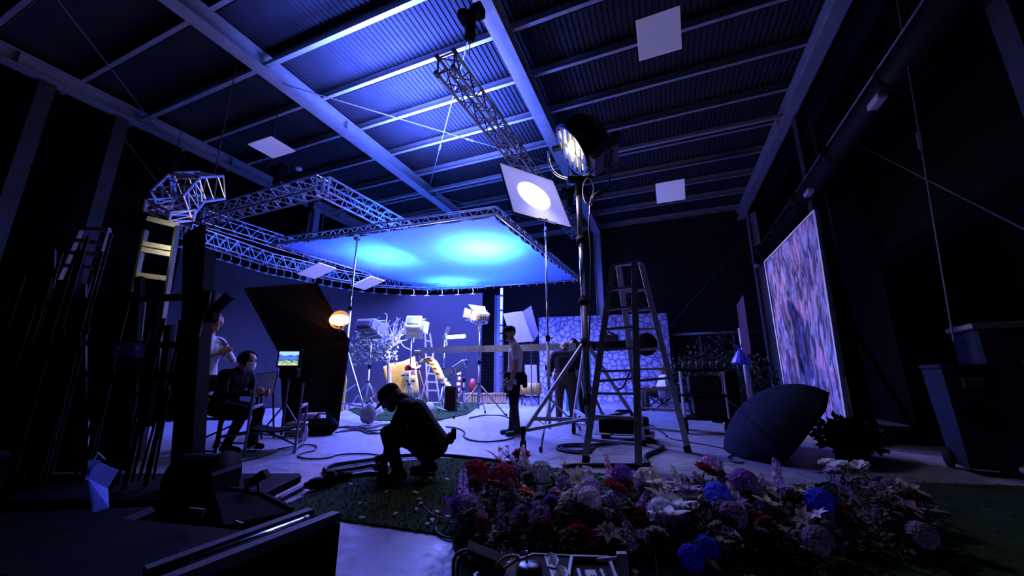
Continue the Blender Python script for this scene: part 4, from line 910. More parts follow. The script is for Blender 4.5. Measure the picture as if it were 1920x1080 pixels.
# dark bins and case on the wall side
def bin_(c, w_, d_, h, lb, rz):
    t = thing('wheeled_bin', lb, 'bin', c); M = xf(c, rz=rz)
    MB(M).slab([(-w_*.42, -d_*.42, .06), (w_*.42, -d_*.42, .06), (w_*.42, d_*.42, .06), (-w_*.42, d_*.42, .06)], (0, 0, 0.01)).add([(-w_*.4, -d_*.4, .06), (w_*.4, -d_*.4, .06), (w_*.4, d_*.4, .06), (-w_*.4, d_*.4, .06), (-w_*.5, -d_*.5, h), (w_*.5, -d_*.5, h), (w_*.5, d_*.5, h), (-w_*.5, d_*.5, h)], [(0, 1, 5, 4), (1, 2, 6, 5), (2, 3, 7, 6), (3, 0, 4, 7), (0, 3, 2, 1), (4, 5, 6, 7)]).build('bin_body', 'blue_plastic', t)
    MB(M).bbox((0, 0, h+.02), (w_*1.08, d_*1.08, .05), .015).build('lid', 'blue_plastic', t); MB(M).tube([(-w_*.35, d_*.5, h+.02), (-w_*.35, d_*.62, h+.03), (w_*.35, d_*.62, h+.03), (w_*.35, d_*.5, h+.02)], .015, 6).build('handle', 'blue_plastic', t)
    for s in (-1, 1): MB(M).tube([(s*w_*.42, d_*.34, .1), (s*w_*.48, d_*.34, .1)], .1, 16).build('wheel', 'rubber', t, True)
    MB(M).lathe((-.0, -d_*.47, h*.55), [(.0, .0), (.10, .0), (.11, .02), (.08, .03), (0, .03)], 18, axis=(0, -1, 0)).build('round_badge', 'black', t)
    MB(M).bbox((0, -d_*.51, h*.86), (w_*.4, .03, .10), .01).build('latch', 'dark_steel', t)
bin_(V((4.72, 4.05, 0)), .40, .46, 1.02, 'dark blue wheeled bin standing against the dark wall side, nearer', -.5)
c = V((5.75, 4.35, 0)); t = thing('flight_case', 'dark blue flight case stood upright behind the wheeled bin', 'case', c); M = xf(c, rz=-.55); MB(M).bbox((0, 0, .76), (.7, .6, 1.42), .03).build('case_body', 'blue_plastic', t); MB(M).bbox((0, 0, 1.5), (.76, .66, .07), .015).build('lid', 'galv', t)
for k in range(2): MB(M).bbox((0, -.31, .55+.5*k), (.12, .03, .14), .01).build('latch', 'dark_steel', t)
for s in (-1, 1):
    for u in (-1, 1): MB(M).sph((s*.28, u*.22, .035), .035, 8, 6).build('caster', 'rubber', t)
# ================================================================ monitor corner, racks, foreground
# black floppy flag
ft = [A(459, 541, 6.6), A(594, 531, 7.4), A(656, 640, 7.7), A(524, 662, 7.2)]
ff = thing('floppy_flag', 'large black hinged cloth flag hanging open beside the orange lamp', 'flag', FP(ft[3].lerp(ft[2], .5)))
MB().slab(ft, (.0, .02, .0)).build('upper_cloth', 'black_cloth', ff)
lo = [A(637, 800, 7.55), A(528, 800, 7.1)]
for p in lo: p.z = max(.03, p.z)
def fl_pt(u, v):
    return ft[3].lerp(ft[2], u).lerp(lo[1].lerp(lo[0], u), v)+V((0, .05*sin(u*9+v*2)*v, 0))
MB().grid(fl_pt, 20, 12).build('lower_cloth', 'black_cloth', ff, True, solid=.02)
mb = MB()
for i in range(4): mb.tube([ft[i], ft[(i+1) % 4]], .014, 6)
mb.build('frame_bar', 'black', ff)
fp_ = ft[3].lerp(ft[2], .5)+V((0, .12, 0)); MB().tube([FP(fp_)+Z*.02, fp_, ft[0].lerp(ft[1], .5)+V((0, .08, 0))], .018, 6).build('stand_pole', 'dark_steel', ff)
for i in range(3): MB().tube([FP(fp_)+Z*.5, FP(fp_)+V((.5*cos(2.1*i+.3), .5*sin(2.1*i+.3), .01))], .014, 6).build('leg', 'dark_steel', ff)
# monitor on stand
mc = A(541, 672, 6.3); mo = thing('field_monitor', 'small bright monitor showing a blue and green picture before the black flag', 'monitor', FP(mc))
MB().bbox(mc+V((0, .03, 0)), (.40, .05, .30), .015).build('monitor_case', 'black', mo)
m = bpy.data.materials.new('monitor_picture'); m.use_nodes = True; MATS['monitor_picture'] = m; n, l, b = nodes_of(m)
tc = n.new('ShaderNodeTexCoord'); sx = n.new('ShaderNodeSeparateXYZ'); l.new(tc.outputs['Generated'], sx.inputs[0]); nz = n.new('ShaderNodeTexNoise'); nz.inputs['Scale'].default_value = 7; nz.inputs['Distortion'].default_value = 1.2; l.new(tc.outputs['Generated'], nz.inputs['Vector'])
ad = n.new('ShaderNodeMath'); ad.operation = 'MULTIPLY_ADD'; ad.inputs[1].default_value = .55; l.new(nz.outputs['Fac'], ad.inputs[0]); l.new(sx.outputs['Z'], ad.inputs[2])
cr = ramp(n, [(.34, (.55, .62, .45)), (.46, (.10, .22, .06)), (.54, (.55, .6, .35)), (.62, (.02, .06, .22)), (.8, (.10, .25, .75)), (.95, (.02, .05, .25)), (1, (.35, .55, .95))]); l.new(ad.outputs[0], cr.inputs['Fac']); l.new(cr.outputs['Color'], b.inputs['Emission Color']); b.inputs['Emission Strength'].default_value = .9; b.inputs['Base Color'].default_value = (.01, .01, .01, 1)
MB().box(mc+V((0, .002, 0)), (.325, .006, .225)).build('screen', m, mo)
MB().tube([FP(mc)+V((0, .08, .02)), mc+V((0, .08, -.1))], .02, 8).build('pole', 'dark_steel', mo)
for i in range(3): MB().tube([FP(mc)+V((0, .08, .5)), FP(mc)+V((.38*cos(2.1*i), .08+.38*sin(2.1*i), .01))], .014, 6).build('leg', 'dark_steel', mo)
MB().bbox(mc+V((.0, .1, -.24)), (.3, .14, .16), .02).build('battery_box', 'black', mo)
# white director's easel board
P = [A(479, 702, 6.0), A(519, 697, 6.1), A(510, 738, 6.0), A(487, 738, 5.9)]; t = thing('script_board', 'white script board on a thin black frame in front of the seated person', 'board', FP(P[3]))
MB().slab(P, (0, .012, 0)).build('sheet', 'lilac', t); mb = MB()
for i in range(4): mb.bar(P[i]+V((0, .02, 0)), P[(i+1) % 4]+V((0, .02, 0)), .018)
mb.build('frame_bar', 'black', t)
for p in (P[2], P[3]): MB().tube([p+V((0, .03, 0)), FP(p)+V((0, .2, .0))], .014, 6).build('leg', 'black', t)
# director's chairs
def dchair(c, rz, lb, mt, seat_h=.62, back=True):
    t = thing('director_chair', lb, 'chair', c, 'tall folding chairs at the monitor'); M = xf(c, rz=rz)
    for s in (-1, 1):
        for u in (-1, 1): MB(M).tube([(u*.24, s*.27, 0), (u*.24, s*.27, seat_h+.24 if u > 0 else seat_h+.55)], .016, 8).build('leg', mt, t)
        MB(M).tube([(-.24, s*.27, seat_h+.24), (.20, s*.27, seat_h+.25), (.24, s*.27, seat_h+.2)], .018, 8).bbox((0, s*.27, seat_h+.26), (.4, .05, .02), .008).build('armrest', mt, t)
        MB(M).tube([(-.24, s*.27, .06), (.24, s*.27, .06)], .012, 6).build('floor_rail', mt, t)
    for s in (-1, 1): MB(M).tube([(-.2*s, -.26, .1), (.2*s, .26, seat_h-.04)], .012, 6).build('cross_bar', mt, t)
    MB(M).grid(lambda u, v: V((-.22+.46*u, -.26+.52*v, seat_h-.05*sin(v*PI))), 6, 8).build('seat', 'black_cloth', t, True, solid=.012)
    if back: MB(M).grid(lambda u, v: V((-.25-.03*sin(u*PI), -.27+.54*u, seat_h+.30+.22*v)), 8, 3).build('backrest', 'black_cloth', t, True, solid=.012)
    MB(M).bbox((.28, 0, .22), (.16, .5, .02), .008).build('footrest', mt, t)
dchair(V((-3.78, 5.12, 0)), -.12, 'dark folding chair under the seated person in black', 'black', .44); dchair(V((-3.05, 5.15, 0)), 1.9, 'empty tall folding chair with pale metal frame', 'galv', .31, False)
# things around the flag foot
c = G(602, 815); t = thing('equipment_bag', 'black soft equipment bag lying at the foot of the black flag', 'bag', c); MB().bbox(c+Z*.13, (.5, .3, .25), .09, rz=.2).build('bag_body', 'black_cloth', t); MB().tube([c+V((-.14, 0, .25)), c+V((-.08, 0, .33)), c+V((.08, 0, .33)), c+V((.14, 0, .25))], .014, 6).build('handle', 'black', t)
for k, (x, y, lb) in enumerate(((563, 838, 'clear bottle on the floor beside the pale chair'), (571, 826, 'second clear bottle, nearest the black bag'))):
    c = G(x, y); t = thing('water_bottle', lb, 'bottle', c); MB().lathe(c, [(0, 0), (.034, .005), (.034, .16), (.014, .2), (.014, .22), (0, .22)], 14).build('bottle_body', 'bag_white', t, True); MB().cyl(c+Z*.22, c+Z*.24, .016, .016, 10).build('lid', 'blue_plastic', t)
for k, (x, y, w_, h_, lb) in enumerate(((585, 808, .34, .3, 'pale square box under the flag edge, nearer the bottles'), (556, 818, .3, .22, 'small grey box on the floor between chair and flag'))):
    c = G(x, y); t = thing('gear_box', lb, 'box', c); MB().bbox(c+Z*h_/2, (w_, .24, h_), .02).build('box_body', 'bag_white' if k == 0 else 'grey_metal', t); MB().bbox(c+V((0, -.125, h_*.6)), (w_*.4, .02, .05), .008).build('handle', 'black', t)
# ------------------------------------------------ black rack of folded stands
rk = thing('stand_rack', 'tall black rack trolley full of folded stands, a silhouette in the near dark', 'rack', V((-2.9, 2.85, 0)))
q0 = A(378, 470, 3.0); q1 = A(352, 905, 2.95); mb = MB()
MB().bar(V((q1.x, q1.y, .12)), q0, .15, .12).build('end_post', 'black', rk)
MB().slab([A(343, 440, 3.05), A(378, 420, 3.05), A(372, 560, 3.0), A(340, 640, 3.0)], (0, .05, 0)).build('top_flag', 'black_cloth', rk)
for py0, py1 in ((640, 648), (697, 706), (540, 556)):
    MB().bar(A(20, py0+ (30 if py0 < 600 else 0), 3.1), A(374, py1, 2.98), .05, .05).build('rail', 'black', rk)
for x0, y0, x1, y1 in ((345, 600, 322, 790), (318, 610, 300, 790), (296, 560, 280, 800), (262, 520, 240, 860), (150, 470, 90, 880)):
    MB().bar(A(x0, y0, 3.05), A(x1, y1, 3.0), .055, .04).build('upright', 'black', rk)
MB().bbox(V((-3.0, 2.95, .14)), (2.6, .7, .08), .02).build('base_plate', 'black', rk)
for x in (-4.1, -1.9):
    for y in (2.65, 3.2): MB().tube([V((x-.03, y, .06)), V((x+.03, y, .06))], .06, 12).build('caster', 'rubber', rk, True)
# clamp head on the post
c = A(397, 563, 2.95); t = thing('grip_clamp', 'black grip clamp knob head on top of the black rack post', 'clamp', c)
MB().cyl(c-V((.14, 0, 0)), c+V((.02, 0, 0)), .085, .085, 16).build('jaw_body', 'black', t, True); MB().bar(c+V((.02, 0, -.1)), c+V((.14, 0, .04)), .05, .06).build('lever', 'black', t)
MB().bbox(c+V((-.02, 0, -.11)), (.16, .1, .14), .02).build('jaw', 'black', t); MB().tube([c+V((.02, -.05, .06)), c+V((.025, -.05, -.05)), c+V((.0, -.05, -.14)), c+V((-.005, -.05, -.3))], .006, 5).build('cord', 'bag_white', t)
# folded stands in the rack
rr = random.Random(21)
for k in range(14):
    x = 20+24*k+rr.uniform(-6, 6); yt = rr.uniform(585, 690) if k > 9 else rr.uniform(430, 610); Y = 2.72+.07*(k % 5)
    tpnt = A(x, yt, Y); ft_ = V((tpnt.x*.985-.02, Y-.05, .19)); t = thing('folded_stand', 'folded dark metal light stand standing in the black rack', 'stand', ft_, 'folded stands in the black rack')
    MB().tube([ft_, ft_.lerp(tpnt, .6)], .017, 6).build('lower_pole', 'black', t); MB().tube([ft_.lerp(tpnt, .58), tpnt], .011, 6).build('upper_pole', 'stand_dim', t)
    for i in range(3): MB().tube([ft_.lerp(tpnt, .55)+V((.02*cos(2.1*i), .02*sin(2.1*i), 0)), ft_.lerp(tpnt, .04)+V((.045*cos(2.1*i), .045*sin(2.1*i), 0))], .009, 5).build('leg', 'stand_dim' if i == 0 else 'black', t)
    MB().tube([ft_.lerp(tpnt, .56), ft_.lerp(tpnt, .59)], .03, 8).build('collar', 'black', t)
# black flags stored in the rack: dark sheets
for k, (x0, x1, y0, y1) in enumerate(((8, 92, 455, 905), (60, 150, 520, 930), (190, 262, 540, 780), (12, 70, 640, 1000))):
    Y = 3.2+.06*k; p = [A(x0, y1, Y), A(x1, y1, Y), A(x1+12, y0+14, Y), A(x0+12, y0, Y)]
    for z_ in p[:2]: z_.z = .2
    t = thing('stored_flag', 'black cloth flag stored upright inside the rack', 'flag', p[0].lerp(p[1], .5), 'black flags stored in the rack')
    MB().slab(p, (0, .015, 0)).build('cloth', 'black_cloth', t); mb = MB()
    for i in range(4): mb.bar(p[i]-V((0, .005, 0)), p[(i+1) % 4]-V((0, .005, 0)), .014)
    mb.build('wire_frame', 'dark_steel', t)
# ladders behind the racks
mat('rung_lit', (.62, .60, .48), .6, 0, .15, 30)  # warm light on the rungs put into a beige base colour
def ladder2(stl, str_, fl_, fr_, Y, rungs, lb, mt, mr):
    a0, a1 = A(*stl, Y), A(*fl_, Y); b0_, b1_ = A(*str_, Y), A(*fr_, Y); a1 = a0+(a1-a0)*((a0.z-.0)/(a0.z-a1.z)); b1_ = b0_+(b1_-b0_)*(b0_.z/(b0_.z-b1_.z))
    t = thing('leaning_ladder', lb, 'ladder', a1); MB().bar(a0, a1, .03, .06).build('stile', 'dark_steel', t); MB().bar(b0_, b1_, .03, .06).build('stile', 'dark_steel', t)
    for (xa, ya, xb, yb2) in rungs:
        ua_ = (A(xa, ya, Y).z-a1.z)/(a0.z-a1.z); ub_ = (A(xb, yb2, Y).z-b1_.z)/(b0_.z-b1_.z); MB().bar(a1.lerp(a0, ua_), b1_.lerp(b0_, ub_), .05, .06).build('rung', mr, t)
ladder2((274, 432), (333, 425), (250, 548), (314, 545), 4.6, ((268, 457, 326, 467), (266, 468, 324, 478), (257, 515, 315, 523), (278, 410, 332, 423)), 'ladder with pale lit rungs standing behind the black rack', 'dark_steel', 'rung_lit')
ladder2((155, 425), (205, 430), (122, 500), (182, 502), 5.4, ((150, 429, 200, 431), (140, 451, 192, 457), (128, 474, 187, 478), (121, 498, 180, 502)), 'dim blue ladder farther behind the racks by the columns', 'dark_steel', 'galv')
# blue labelled roll
c = A(240, 658, 2.6); t = thing('labelled_roll', 'roll with a blue lettered label hanging in the rack', 'roll', c); MB().cyl(c-V((.065, 0, 0)), c+V((.065, 0, 0)), .055, .055, 18).build('roll_body', 'bag_blue', t, True)
mb = MB(); F = lambda u, w: c+V((u*.62-.02, -.058, w*.62))
for (u0, w0, u1, w1) in ((.0, .04, .0, -.01), (.02, .045, .05, .045), (.02, .02, .045, .02), (.02, .045, .02, -.005), (.02, -.005, .05, -.005), (-.03, -.02, .02, -.03), (.015, -.03, -.02, -.05), (-.02, -.05, .03, -.055), (.085, .04, .085, -.03), (.10, .03, .10, -.03)): mb.bar(F(u0, w0), F(u1, w1), .006, .004)
mb.build('lettering', 'white_board', t)
# plastic bag, cloth tags
c = A(190, 890, 1.97); t = thing('plastic_bag', 'crumpled pale plastic bag hanging on the near rack', 'bag', c)
pb_ = [A(x, y, 1.97) for x, y in [(160, 898), (167, 868), (176, 860), (186, 862), (180, 884), (192, 860), (203, 874), (213, 884), (213, 912), (203, 925), (194, 955), (184, 958), (187, 935), (170, 928), (181, 899)]]
MB().add([p+V((0, .03*sin(i*2.1), 0)) for i, p in enumerate(pb_)]+[c+V((.0, -.06, .0))], [(i, (i+1) % len(pb_), len(pb_)) for i in range(len(pb_))]).build('bag_film', 'silk', t, solid=.002); MB().tube([A(172, 866, 1.97), A(183, 850, 1.99), A(196, 862, 1.97)], .006, 5).build('handle', 'bag_white', t)
for pts, lb in ((((355, 952), (384, 955), (376, 972), (357, 968)), 'small pale cloth tag on the dark gear, nearest the rack post'), (((441, 976), (455, 981), (442, 988), (440, 984)), 'tiny pale paper scrap on the dark case')):
    p = [A(x, y, 1.74) for x, y in pts]; tag(MB().slab(p, (0, .006, 0)).build('cloth_tag', 'bag_white', None, origin=p[0]), lb, 'tag')
# round barrel, case with a small stand clamp on top
c = A(384, 896, 2.7); t = thing('cable_drum', 'round black drum lying between rack post and dark case', 'drum', c); MB().tube([c-V((.16, 0, 0)), c+V((.10, 0, 0))], .15, 24).build('drum_body', 'black', t, True); MB().tube([c+V((.10, 0, 0)), c+V((.13, 0, 0))], .165, 24).build('rim', 'rubber', t, True); MB().bbox(V((c.x, c.y, .18)), (.3, .3, .34), .02).build('drum_foot', 'black', t)
lc_ = thing('low_case', 'dark low case with sloping lid in the near dark', 'case', V((-1.9, 2.45, 0)))
p = [A(400, 917, 2.7), A(482, 924, 2.75), A(548, 958, 2.45), A(420, 985, 2.1)]; MB().slab([V((u.x, u.y, .01)) for u in p], (0, 0, .02)).add([V((u.x, u.y, .01)) for u in p]+p, [(0, 1, 5, 4), (1, 2, 6, 5), (2, 3, 7, 6), (3, 0, 4, 7), (4, 5, 6, 7)]).build('case_body', 'black_cloth', lc_)
MB().bar(p[0]+Z*.01, p[1]+Z*.01, .02).bar(p[1]+Z*.01, p[2]+Z*.01, .02).build('edge_strip', 'black', lc_)
c = A(478, 922, 2.72); t = thing('table_clamp', 'small black bendy clamp arm standing on the dark case', 'clamp', c)
MB().tube(bez([A(463, 923, 2.72), A(463, 908, 2.72), A(458, 903, 2.72), A(466, 898, 2.72), A(478, 900, 2.72), A(484, 915, 2.72), A(483, 926, 2.72)], 5), .007, 6).build('flex_arm', 'black', t); MB().bar(A(470, 907, 2.72), A(494, 888, 2.72), .035, .05).bar(A(488, 895, 2.72), A(500, 886, 2.72), .05, .05).build('clamp_head', 'black', t); MB().bar(A(463, 908, 2.72), A(464, 926, 2.72), .02).bbox(A(476, 925, 2.72), (.09, .05, .03), .008).build('clamp_base', 'black', t)
# big near trolley case with an open channel and a light tube in it
fz = A(640, 960, 1.72); zt_ = fz.z
a0 = fz; a1 = G(300, 1092, zt_); e0 = G(575, 952, zt_); e1 = G(270, 1060, zt_)
cs = thing('flight_case', 'near black flight case with pale channel rails on top', 'case', FP(a0.lerp(e1, .5)))
dn = lambda p, z=.06: V((p.x, p.y, z))
MB().add([dn(a0), dn(e0), dn(e1), dn(a1)]+[p-Z*.04 for p in (a0, e0, e1, a1)], [(0, 1, 5, 4), (1, 2, 6, 5), (2, 3, 7, 6), (3, 0, 4, 7), (4, 5, 6, 7), (0, 3, 2, 1)]).build('case_body', 'black_cloth', cs)
w_ = (e0-a0)*.26
MB().slab([a0-Z*.035, a0+w_-Z*.035, a1+(e1-a1)*.26-Z*.035, a1-Z*.035], (0, 0, .035)).build('channel_rail', 'galv', cs); MB().slab([e0-Z*.035, e0-w_*.9-Z*.035, e1-(e1-a1)*.24-Z*.035, e1-Z*.035], (0, 0, .035)).build('channel_rail', 'galv', cs)
cs_r = [o for o in cs.children if o.name.startswith('channel_rail')]
for o in cs_r: o.data.materials[0] = mat('rail_grey', (.10, .10, .115), .6, .2, .15, 8)
for p in (a0, a1, e0, e1):
    MB().tube([dn(p.lerp((a0+e1)/2, .1), .03)-V((.02, 0, 0)), dn(p.lerp((a0+e1)/2, .1), .03)+V((.02, 0, 0))], .03, 10).build('caster', 'rubber', cs, True)
lt0 = a0.lerp(e0, .5)+(a1-a0)*.12-Z*.01; lt1 = a0.lerp(e0, .5)+(a1-a0)*.8-Z*.01
t = thing('spare_tube', 'pale shiny spare light tube lying in the case channel', 'tube', lt0); MB().tube([lt0, lt1], .012, 8).build('glass_tube', 'chrome', t, True); MB().tube([lt0, lt0.lerp(lt1, .04)], .014, 8).build('end_cap', 'alu', t)
# ------------------------------------------------ near tools at the lower edge
zt2 = .16
tc_ = thing('tool_crate', 'low dark crate holding tape rolls and small tools at the near edge', 'crate', G(1010, 1090)); P = [G(x, y, .10) for x, y in [(890, 1078), (1000, 1040), (1130, 1046), (1150, 1110), (900, 1120)]]
MB().slab([FP(p) for p in P], (0, 0, .10)).build('crate_body', 'black', tc_); 
mb = MB()
for i in range(5): mb.bar(P[i], P[(i+1) % 5], .012)
mb.build('crate_rim', 'dark_steel', tc_)
c = G(993, 1075, .1)+Z*.0; c = A(993, 1072, 1.72); t = thing('tape_can', 'dark round can with pale lid at the near edge', 'can', c)
MB().lathe(V((c.x, c.y, .09)), [(0, 0), (.05, 0), (.055, .07), (.05, .115), (.035, .12), (0, .12)], 20).build('can_body', 'black_gloss', t, True); k_ = V((c.x+.008, c.y-.02, .205)); MB().lathe(k_, [(0, .008), (.022, .008), (.024, 0)], 16).build('lid_label', 'bag_white', t, True); MB().tube([V((c.x-.012, c.y+.03, .20)), V((c.x-.010, c.y+.03, .245))], .005, 6).build('brass_nozzle', 'brass', t)
for (x, y, w_, lb) in ((1036, 1048, .05, 'crumpled pale tape strip beside the dark can'), (1050, 1072, .07, 'pale paper cup lying beside the metal tray')):
    c = A(x, y, 1.74); p = [c+V((-w_*.5, -.03, -.02)), c+V((w_*.2, -.035, -.025)), c+V((w_*.55, -.0, -.012)), c+V((w_*.35, .04, -.005)), c+V((-w_*.1, .03, .006)), c+V((-w_*.6, .035, -.008))]; tag(MB().slab(p, (0, .004, .006)).build('paper_scrap', 'bag_white', None, origin=c), lb, 'paper')
P = [G(x, y, .12) for x, y in [(1072, 1048), (1142, 1050), (1166, 1120), (1060, 1125)]]; t = thing('tool_tray', 'grey metal tool tray with a letter plate at the near edge', 'tray', FP(P[0]))
MB().slab([p-Z*.02 for p in P], (0, 0, .01)).build('tray_floor', 'black', t); mb = MB()
for i in range(4): mb.bar(P[i], P[(i+1) % 4], .014, .03)
mb.build('tray_rim', 'grey_metal', t); ct2 = sum(P, V())/4; M = xf(ct2, rz=-.02); MB(M).bbox((0, -.0, .0), (.05, .09, .02), .004).bbox((.05, 0, 0), (.016, .11, .02), .003).bbox((-.05, 0, 0), (.016, .11, .02), .003).build('tool_insert', 'grey_metal', t)
mb = MB(M); o_ = -.02
for (u, v, a_, b_) in ((-.012, o_, .004, .03), (0, o_+.013, .026, .004), (-.002, o_, .02, .004), (0, o_-.013, .026, .004)): mb.box((u, v, .012), (a_, b_, .003))
mb.build('letter_e', 'white_board', t)
p0 = A(1166, 1036, 1.72); t = thing('metal_post', 'pale square metal post with a slanting strut at the near edge', 'post', FP(p0)); MB().bbox(V((p0.x, p0.y, p0.z/2)), (.042, .03, p0.z), .003).build('post_body', 'galv', t); MB().bar(V((p0.x-.02, p0.y, p0.z-.02)), A(1120, 1050, 1.8), .012).build('strut', 'alu', t)
p = [A(x, y, 1.66) for x, y in [(875, 1028), (888, 1034), (932, 1052), (950, 1070), (930, 1110), (905, 1110), (896, 1070)]]; t = thing('canvas_pouch', 'dark canvas pouch with an open mouth at the near edge', 'pouch', FP(p[3])); MB().slab(p, (0, .08, .0)).build('pouch_body', 'dark_trousers', t); MB().tube(bez([A(930, 1060, 1.65), A(950, 1044, 1.65), A(972, 1046, 1.66), A(945, 1066, 1.64)], 4), .006, 6).build('strap', 'yellow_dark', t)
P = [A(962, 1040, 1.7), A(974, 1043, 1.7), A(960, 1085, 1.62), A(946, 1083, 1.62)]; tag(MB().slab(P, (0, .01, 0)).build('steel_rule', 'bag_white', None, origin=P[0]), 'short bright metal rule beside the dark can', 'ruler')
cable('black cable hoop standing up at the near edge beside the pouch', [A(852, 1100, 1.68), A(850, 1060, 1.7), A(856, 1040, 1.72), A(872, 1032, 1.74), A(886, 1036, 1.7)], .007)
cable('second black cable hoop close inside the first at the near edge', [A(860, 1100, 1.66), A(858, 1064, 1.69), A(864, 1046, 1.71), A(874, 1038, 1.72), A(884, 1040, 1.7)], .006)
cable('thin black cable curving from the mat edge to the pouch', [G(885, 1012, .02), G(918, 1022, .012), G(935, 1040, .012), G(942, 1058, .02)], .006)
# ------------------------------------------------ cables over the floor
def floor_cable(lb, px, r=.012, group=None, k=8): return cable(lb, [G(x, y, r+.003) for x, y in px], r, group, k=k)
floor_cable('thick black cable looping behind the crouching person to the connector', [(655, 893), (690, 888), (716, 888), (722, 878), (700, 873), (660, 879), (622, 884), (608, 880), (625, 872), (680, 864), (745, 855), (820, 853), (900, 860), (960, 868)], .022)
floor_cable('thick cable leaving the connector toward the dark case', [(570, 912), (545, 925), (520, 938), (500, 947)], .02); floor_cable('thin black cable winding over the floor to the mat', [(520, 842), (570, 834), (592, 836), (590, 844), (565, 850), (560, 856), (580, 860), (610, 859), (640, 852), (690, 851), (725, 856), (748, 862)], .009)
floor_cable('thin cable curving behind the crouching person to the tall stand', [(836, 800), (858, 803), (871, 810), (869, 817), (880, 824), (905, 828), (940, 826), (965, 820)], .012)
floor_cable('thin cable crossing the mat toward the flowers', [(722, 893), (752, 905), (775, 920), (790, 945), (812, 966), (838, 972), (850, 964)], .008); floor_cable('thin cable hanging off the mat edge', [(838, 972), (822, 980), (818, 996), (838, 1008), (870, 1010)], .007)
rr = random.Random(5)
for k in range(5):
    x0 = 640+rr.uniform(-20, 10); y0 = 806+rr.uniform(-8, 6); floor_cable('dark cable in the tangle beside the sandbag', [(x0, y0), (x0+30, y0-rr.uniform(-4, 6)), (x0+55, y0+rr.uniform(-5, 5)), (x0+85, y0+rr.uniform(-6, 3)), (x0+115, y0-rr.uniform(4, 14))], .013, 'tangled cables beside the sandbag')
floor_cable('black cable coil lying under the ladder', [(1110, 848), (1080, 849), (1052, 844), (1044, 839), (1056, 834), (1090, 832), (1112, 835), (1108, 843), (1080, 846), (1056, 842), (1054, 838), (1075, 836), (1105, 838)], .016)
floor_cable('thick black cable bending out past the ladder and back', [(1100, 836), (1150, 830), (1210, 822), (1235, 832), (1242, 840), (1215, 852), (1209, 862), (1216, 870), (1190, 873), (1120, 872), (1060, 873)], .024)
floor_cable('thin cable trailing from the ladder to the cart', [(1170, 800), (1215, 796), (1238, 808), (1250, 818)], .014); floor_cable('thin cable crossing the bright floor toward the umbrella', [(1255, 822), (1300, 830), (1345, 838), (1380, 848)], .008)
floor_cable('thin cable curl on the floor at the umbrella edge', [(1395, 868), (1375, 866), (1366, 858), (1376, 853), (1392, 855)], .009); floor_cable('thin cable on the floor behind the standing person', [(880, 784), (905, 779), (940, 779), (955, 784)], .014)
floor_cable('thin cable along the floor before the seated person', [(352, 858), (420, 868), (480, 858), (520, 846)], .009)
# heavy plug connector
a_, b_ = G(572, 911, .05), G(658, 890, .05); t = thing('plug_connector', 'large black industrial plug connector on the floor beside the mat', 'connector', a_.lerp(b_, .5)); d_ = (b_-a_)
MB().tube([a_, a_+d_*.08, a_+d_*.1, a_+d_*.36, a_+d_*.38], [.025, .03, .042, .05, .05], 14).build('plug_body', 'black_gloss', t, True); MB().tube([a_+d_*.36, a_+d_*.4, a_+d_*.62, a_+d_*.64], [.06, .062, .058, .05], 14).bbox(a_+d_*.5+Z*.05, (.08, .06, .05), .01, rz=.2).build('socket_body', 'black', t); MB().tube([a_+d_*.64, a_+d_*.95, b_], [.045, .04, .028], 14).build('sleeve', 'black', t, True)

# low black cases added to cover lit floor in the near dark
for (x, y, w_, d_, h, rz, lb) in ((-2.35, 1.75, 1.1, .7, .29, .15, 'low black case added to darken the floor before the rack'), (-1.45, 1.55, .8, .5, .34, -.2, 'lower black case added to fill the dark behind the channel flight case'), (-3.6, 2.1, 1.0, .8, .5, .1, 'black case added to darken the floor under the stored flags at the outer end of the rack')):
    c = V((x, y, 0)); t = thing('dark_fill_case', lb, 'case', c); M = xf(c, rz=rz); MB(M).bbox((0, 0, h*.42), (w_, d_, h*.8), .03).build('case_body', 'black_cloth', t); MB(M).bbox((0, 0, h*.9), (w_, d_, h*.18), .03).build('lid', 'black', t)
    for s in (-1, 1): MB(M).bbox((s*w_*.3, -d_*.5-.008, h*.8), (.06, .02, .07), .005).build('latch', 'dark_steel', t)
    MB(M).tube([(-.08, -d_*.5, h*.5), (-.08, -d_*.5-.04, h*.5), (.08, -d_*.5-.04, h*.5), (.08, -d_*.5, h*.5)], .01, 6).build('handle', 'dark_steel', t)
# ================================================================ grass mat and the heap of flowers
gm = [G(x, y) for x, y in [(505, 960), (560, 938), (640, 905), (720, 880), (748, 866), (800, 862), (880, 860), (1060, 882), (1250, 905), (1420, 915), (1640, 905), (1960, 915), (2060, 1100), (1480, 1085), (1250, 1055), (1100, 1046), (1000, 1032), (900, 1016), (800, 1000), (700, 986), (640, 977)]]  # mat run on at the right end to stand in for floor in shade
gt = thing('turf_mat', 'big green artificial grass mat under the crouching person and the flower heap, extended to darken the shaded floor', 'mat', FP(gm[3].lerp(gm[16], .5)))
MB().slab(gm, (0, 0, .012)).build('mat_base', 'turf', gt)
mat('grass_blade', (.035, .075, .028), .8, 0, .5, 3); rr = random.Random(4); mb = MB()
from mathutils.geometry import tessellate_polygon
def inside(p):
    c = False; j = len(gm)-1
    for i in range(len(gm)):
        if (gm[i].y > p.y) != (gm[j].y > p.y) and p.x < (gm[j].x-gm[i].x)*(p.y-gm[i].y)/(gm[j].y-gm[i].y)+gm[i].x: c = not c
        j = i
    return c
k = 0
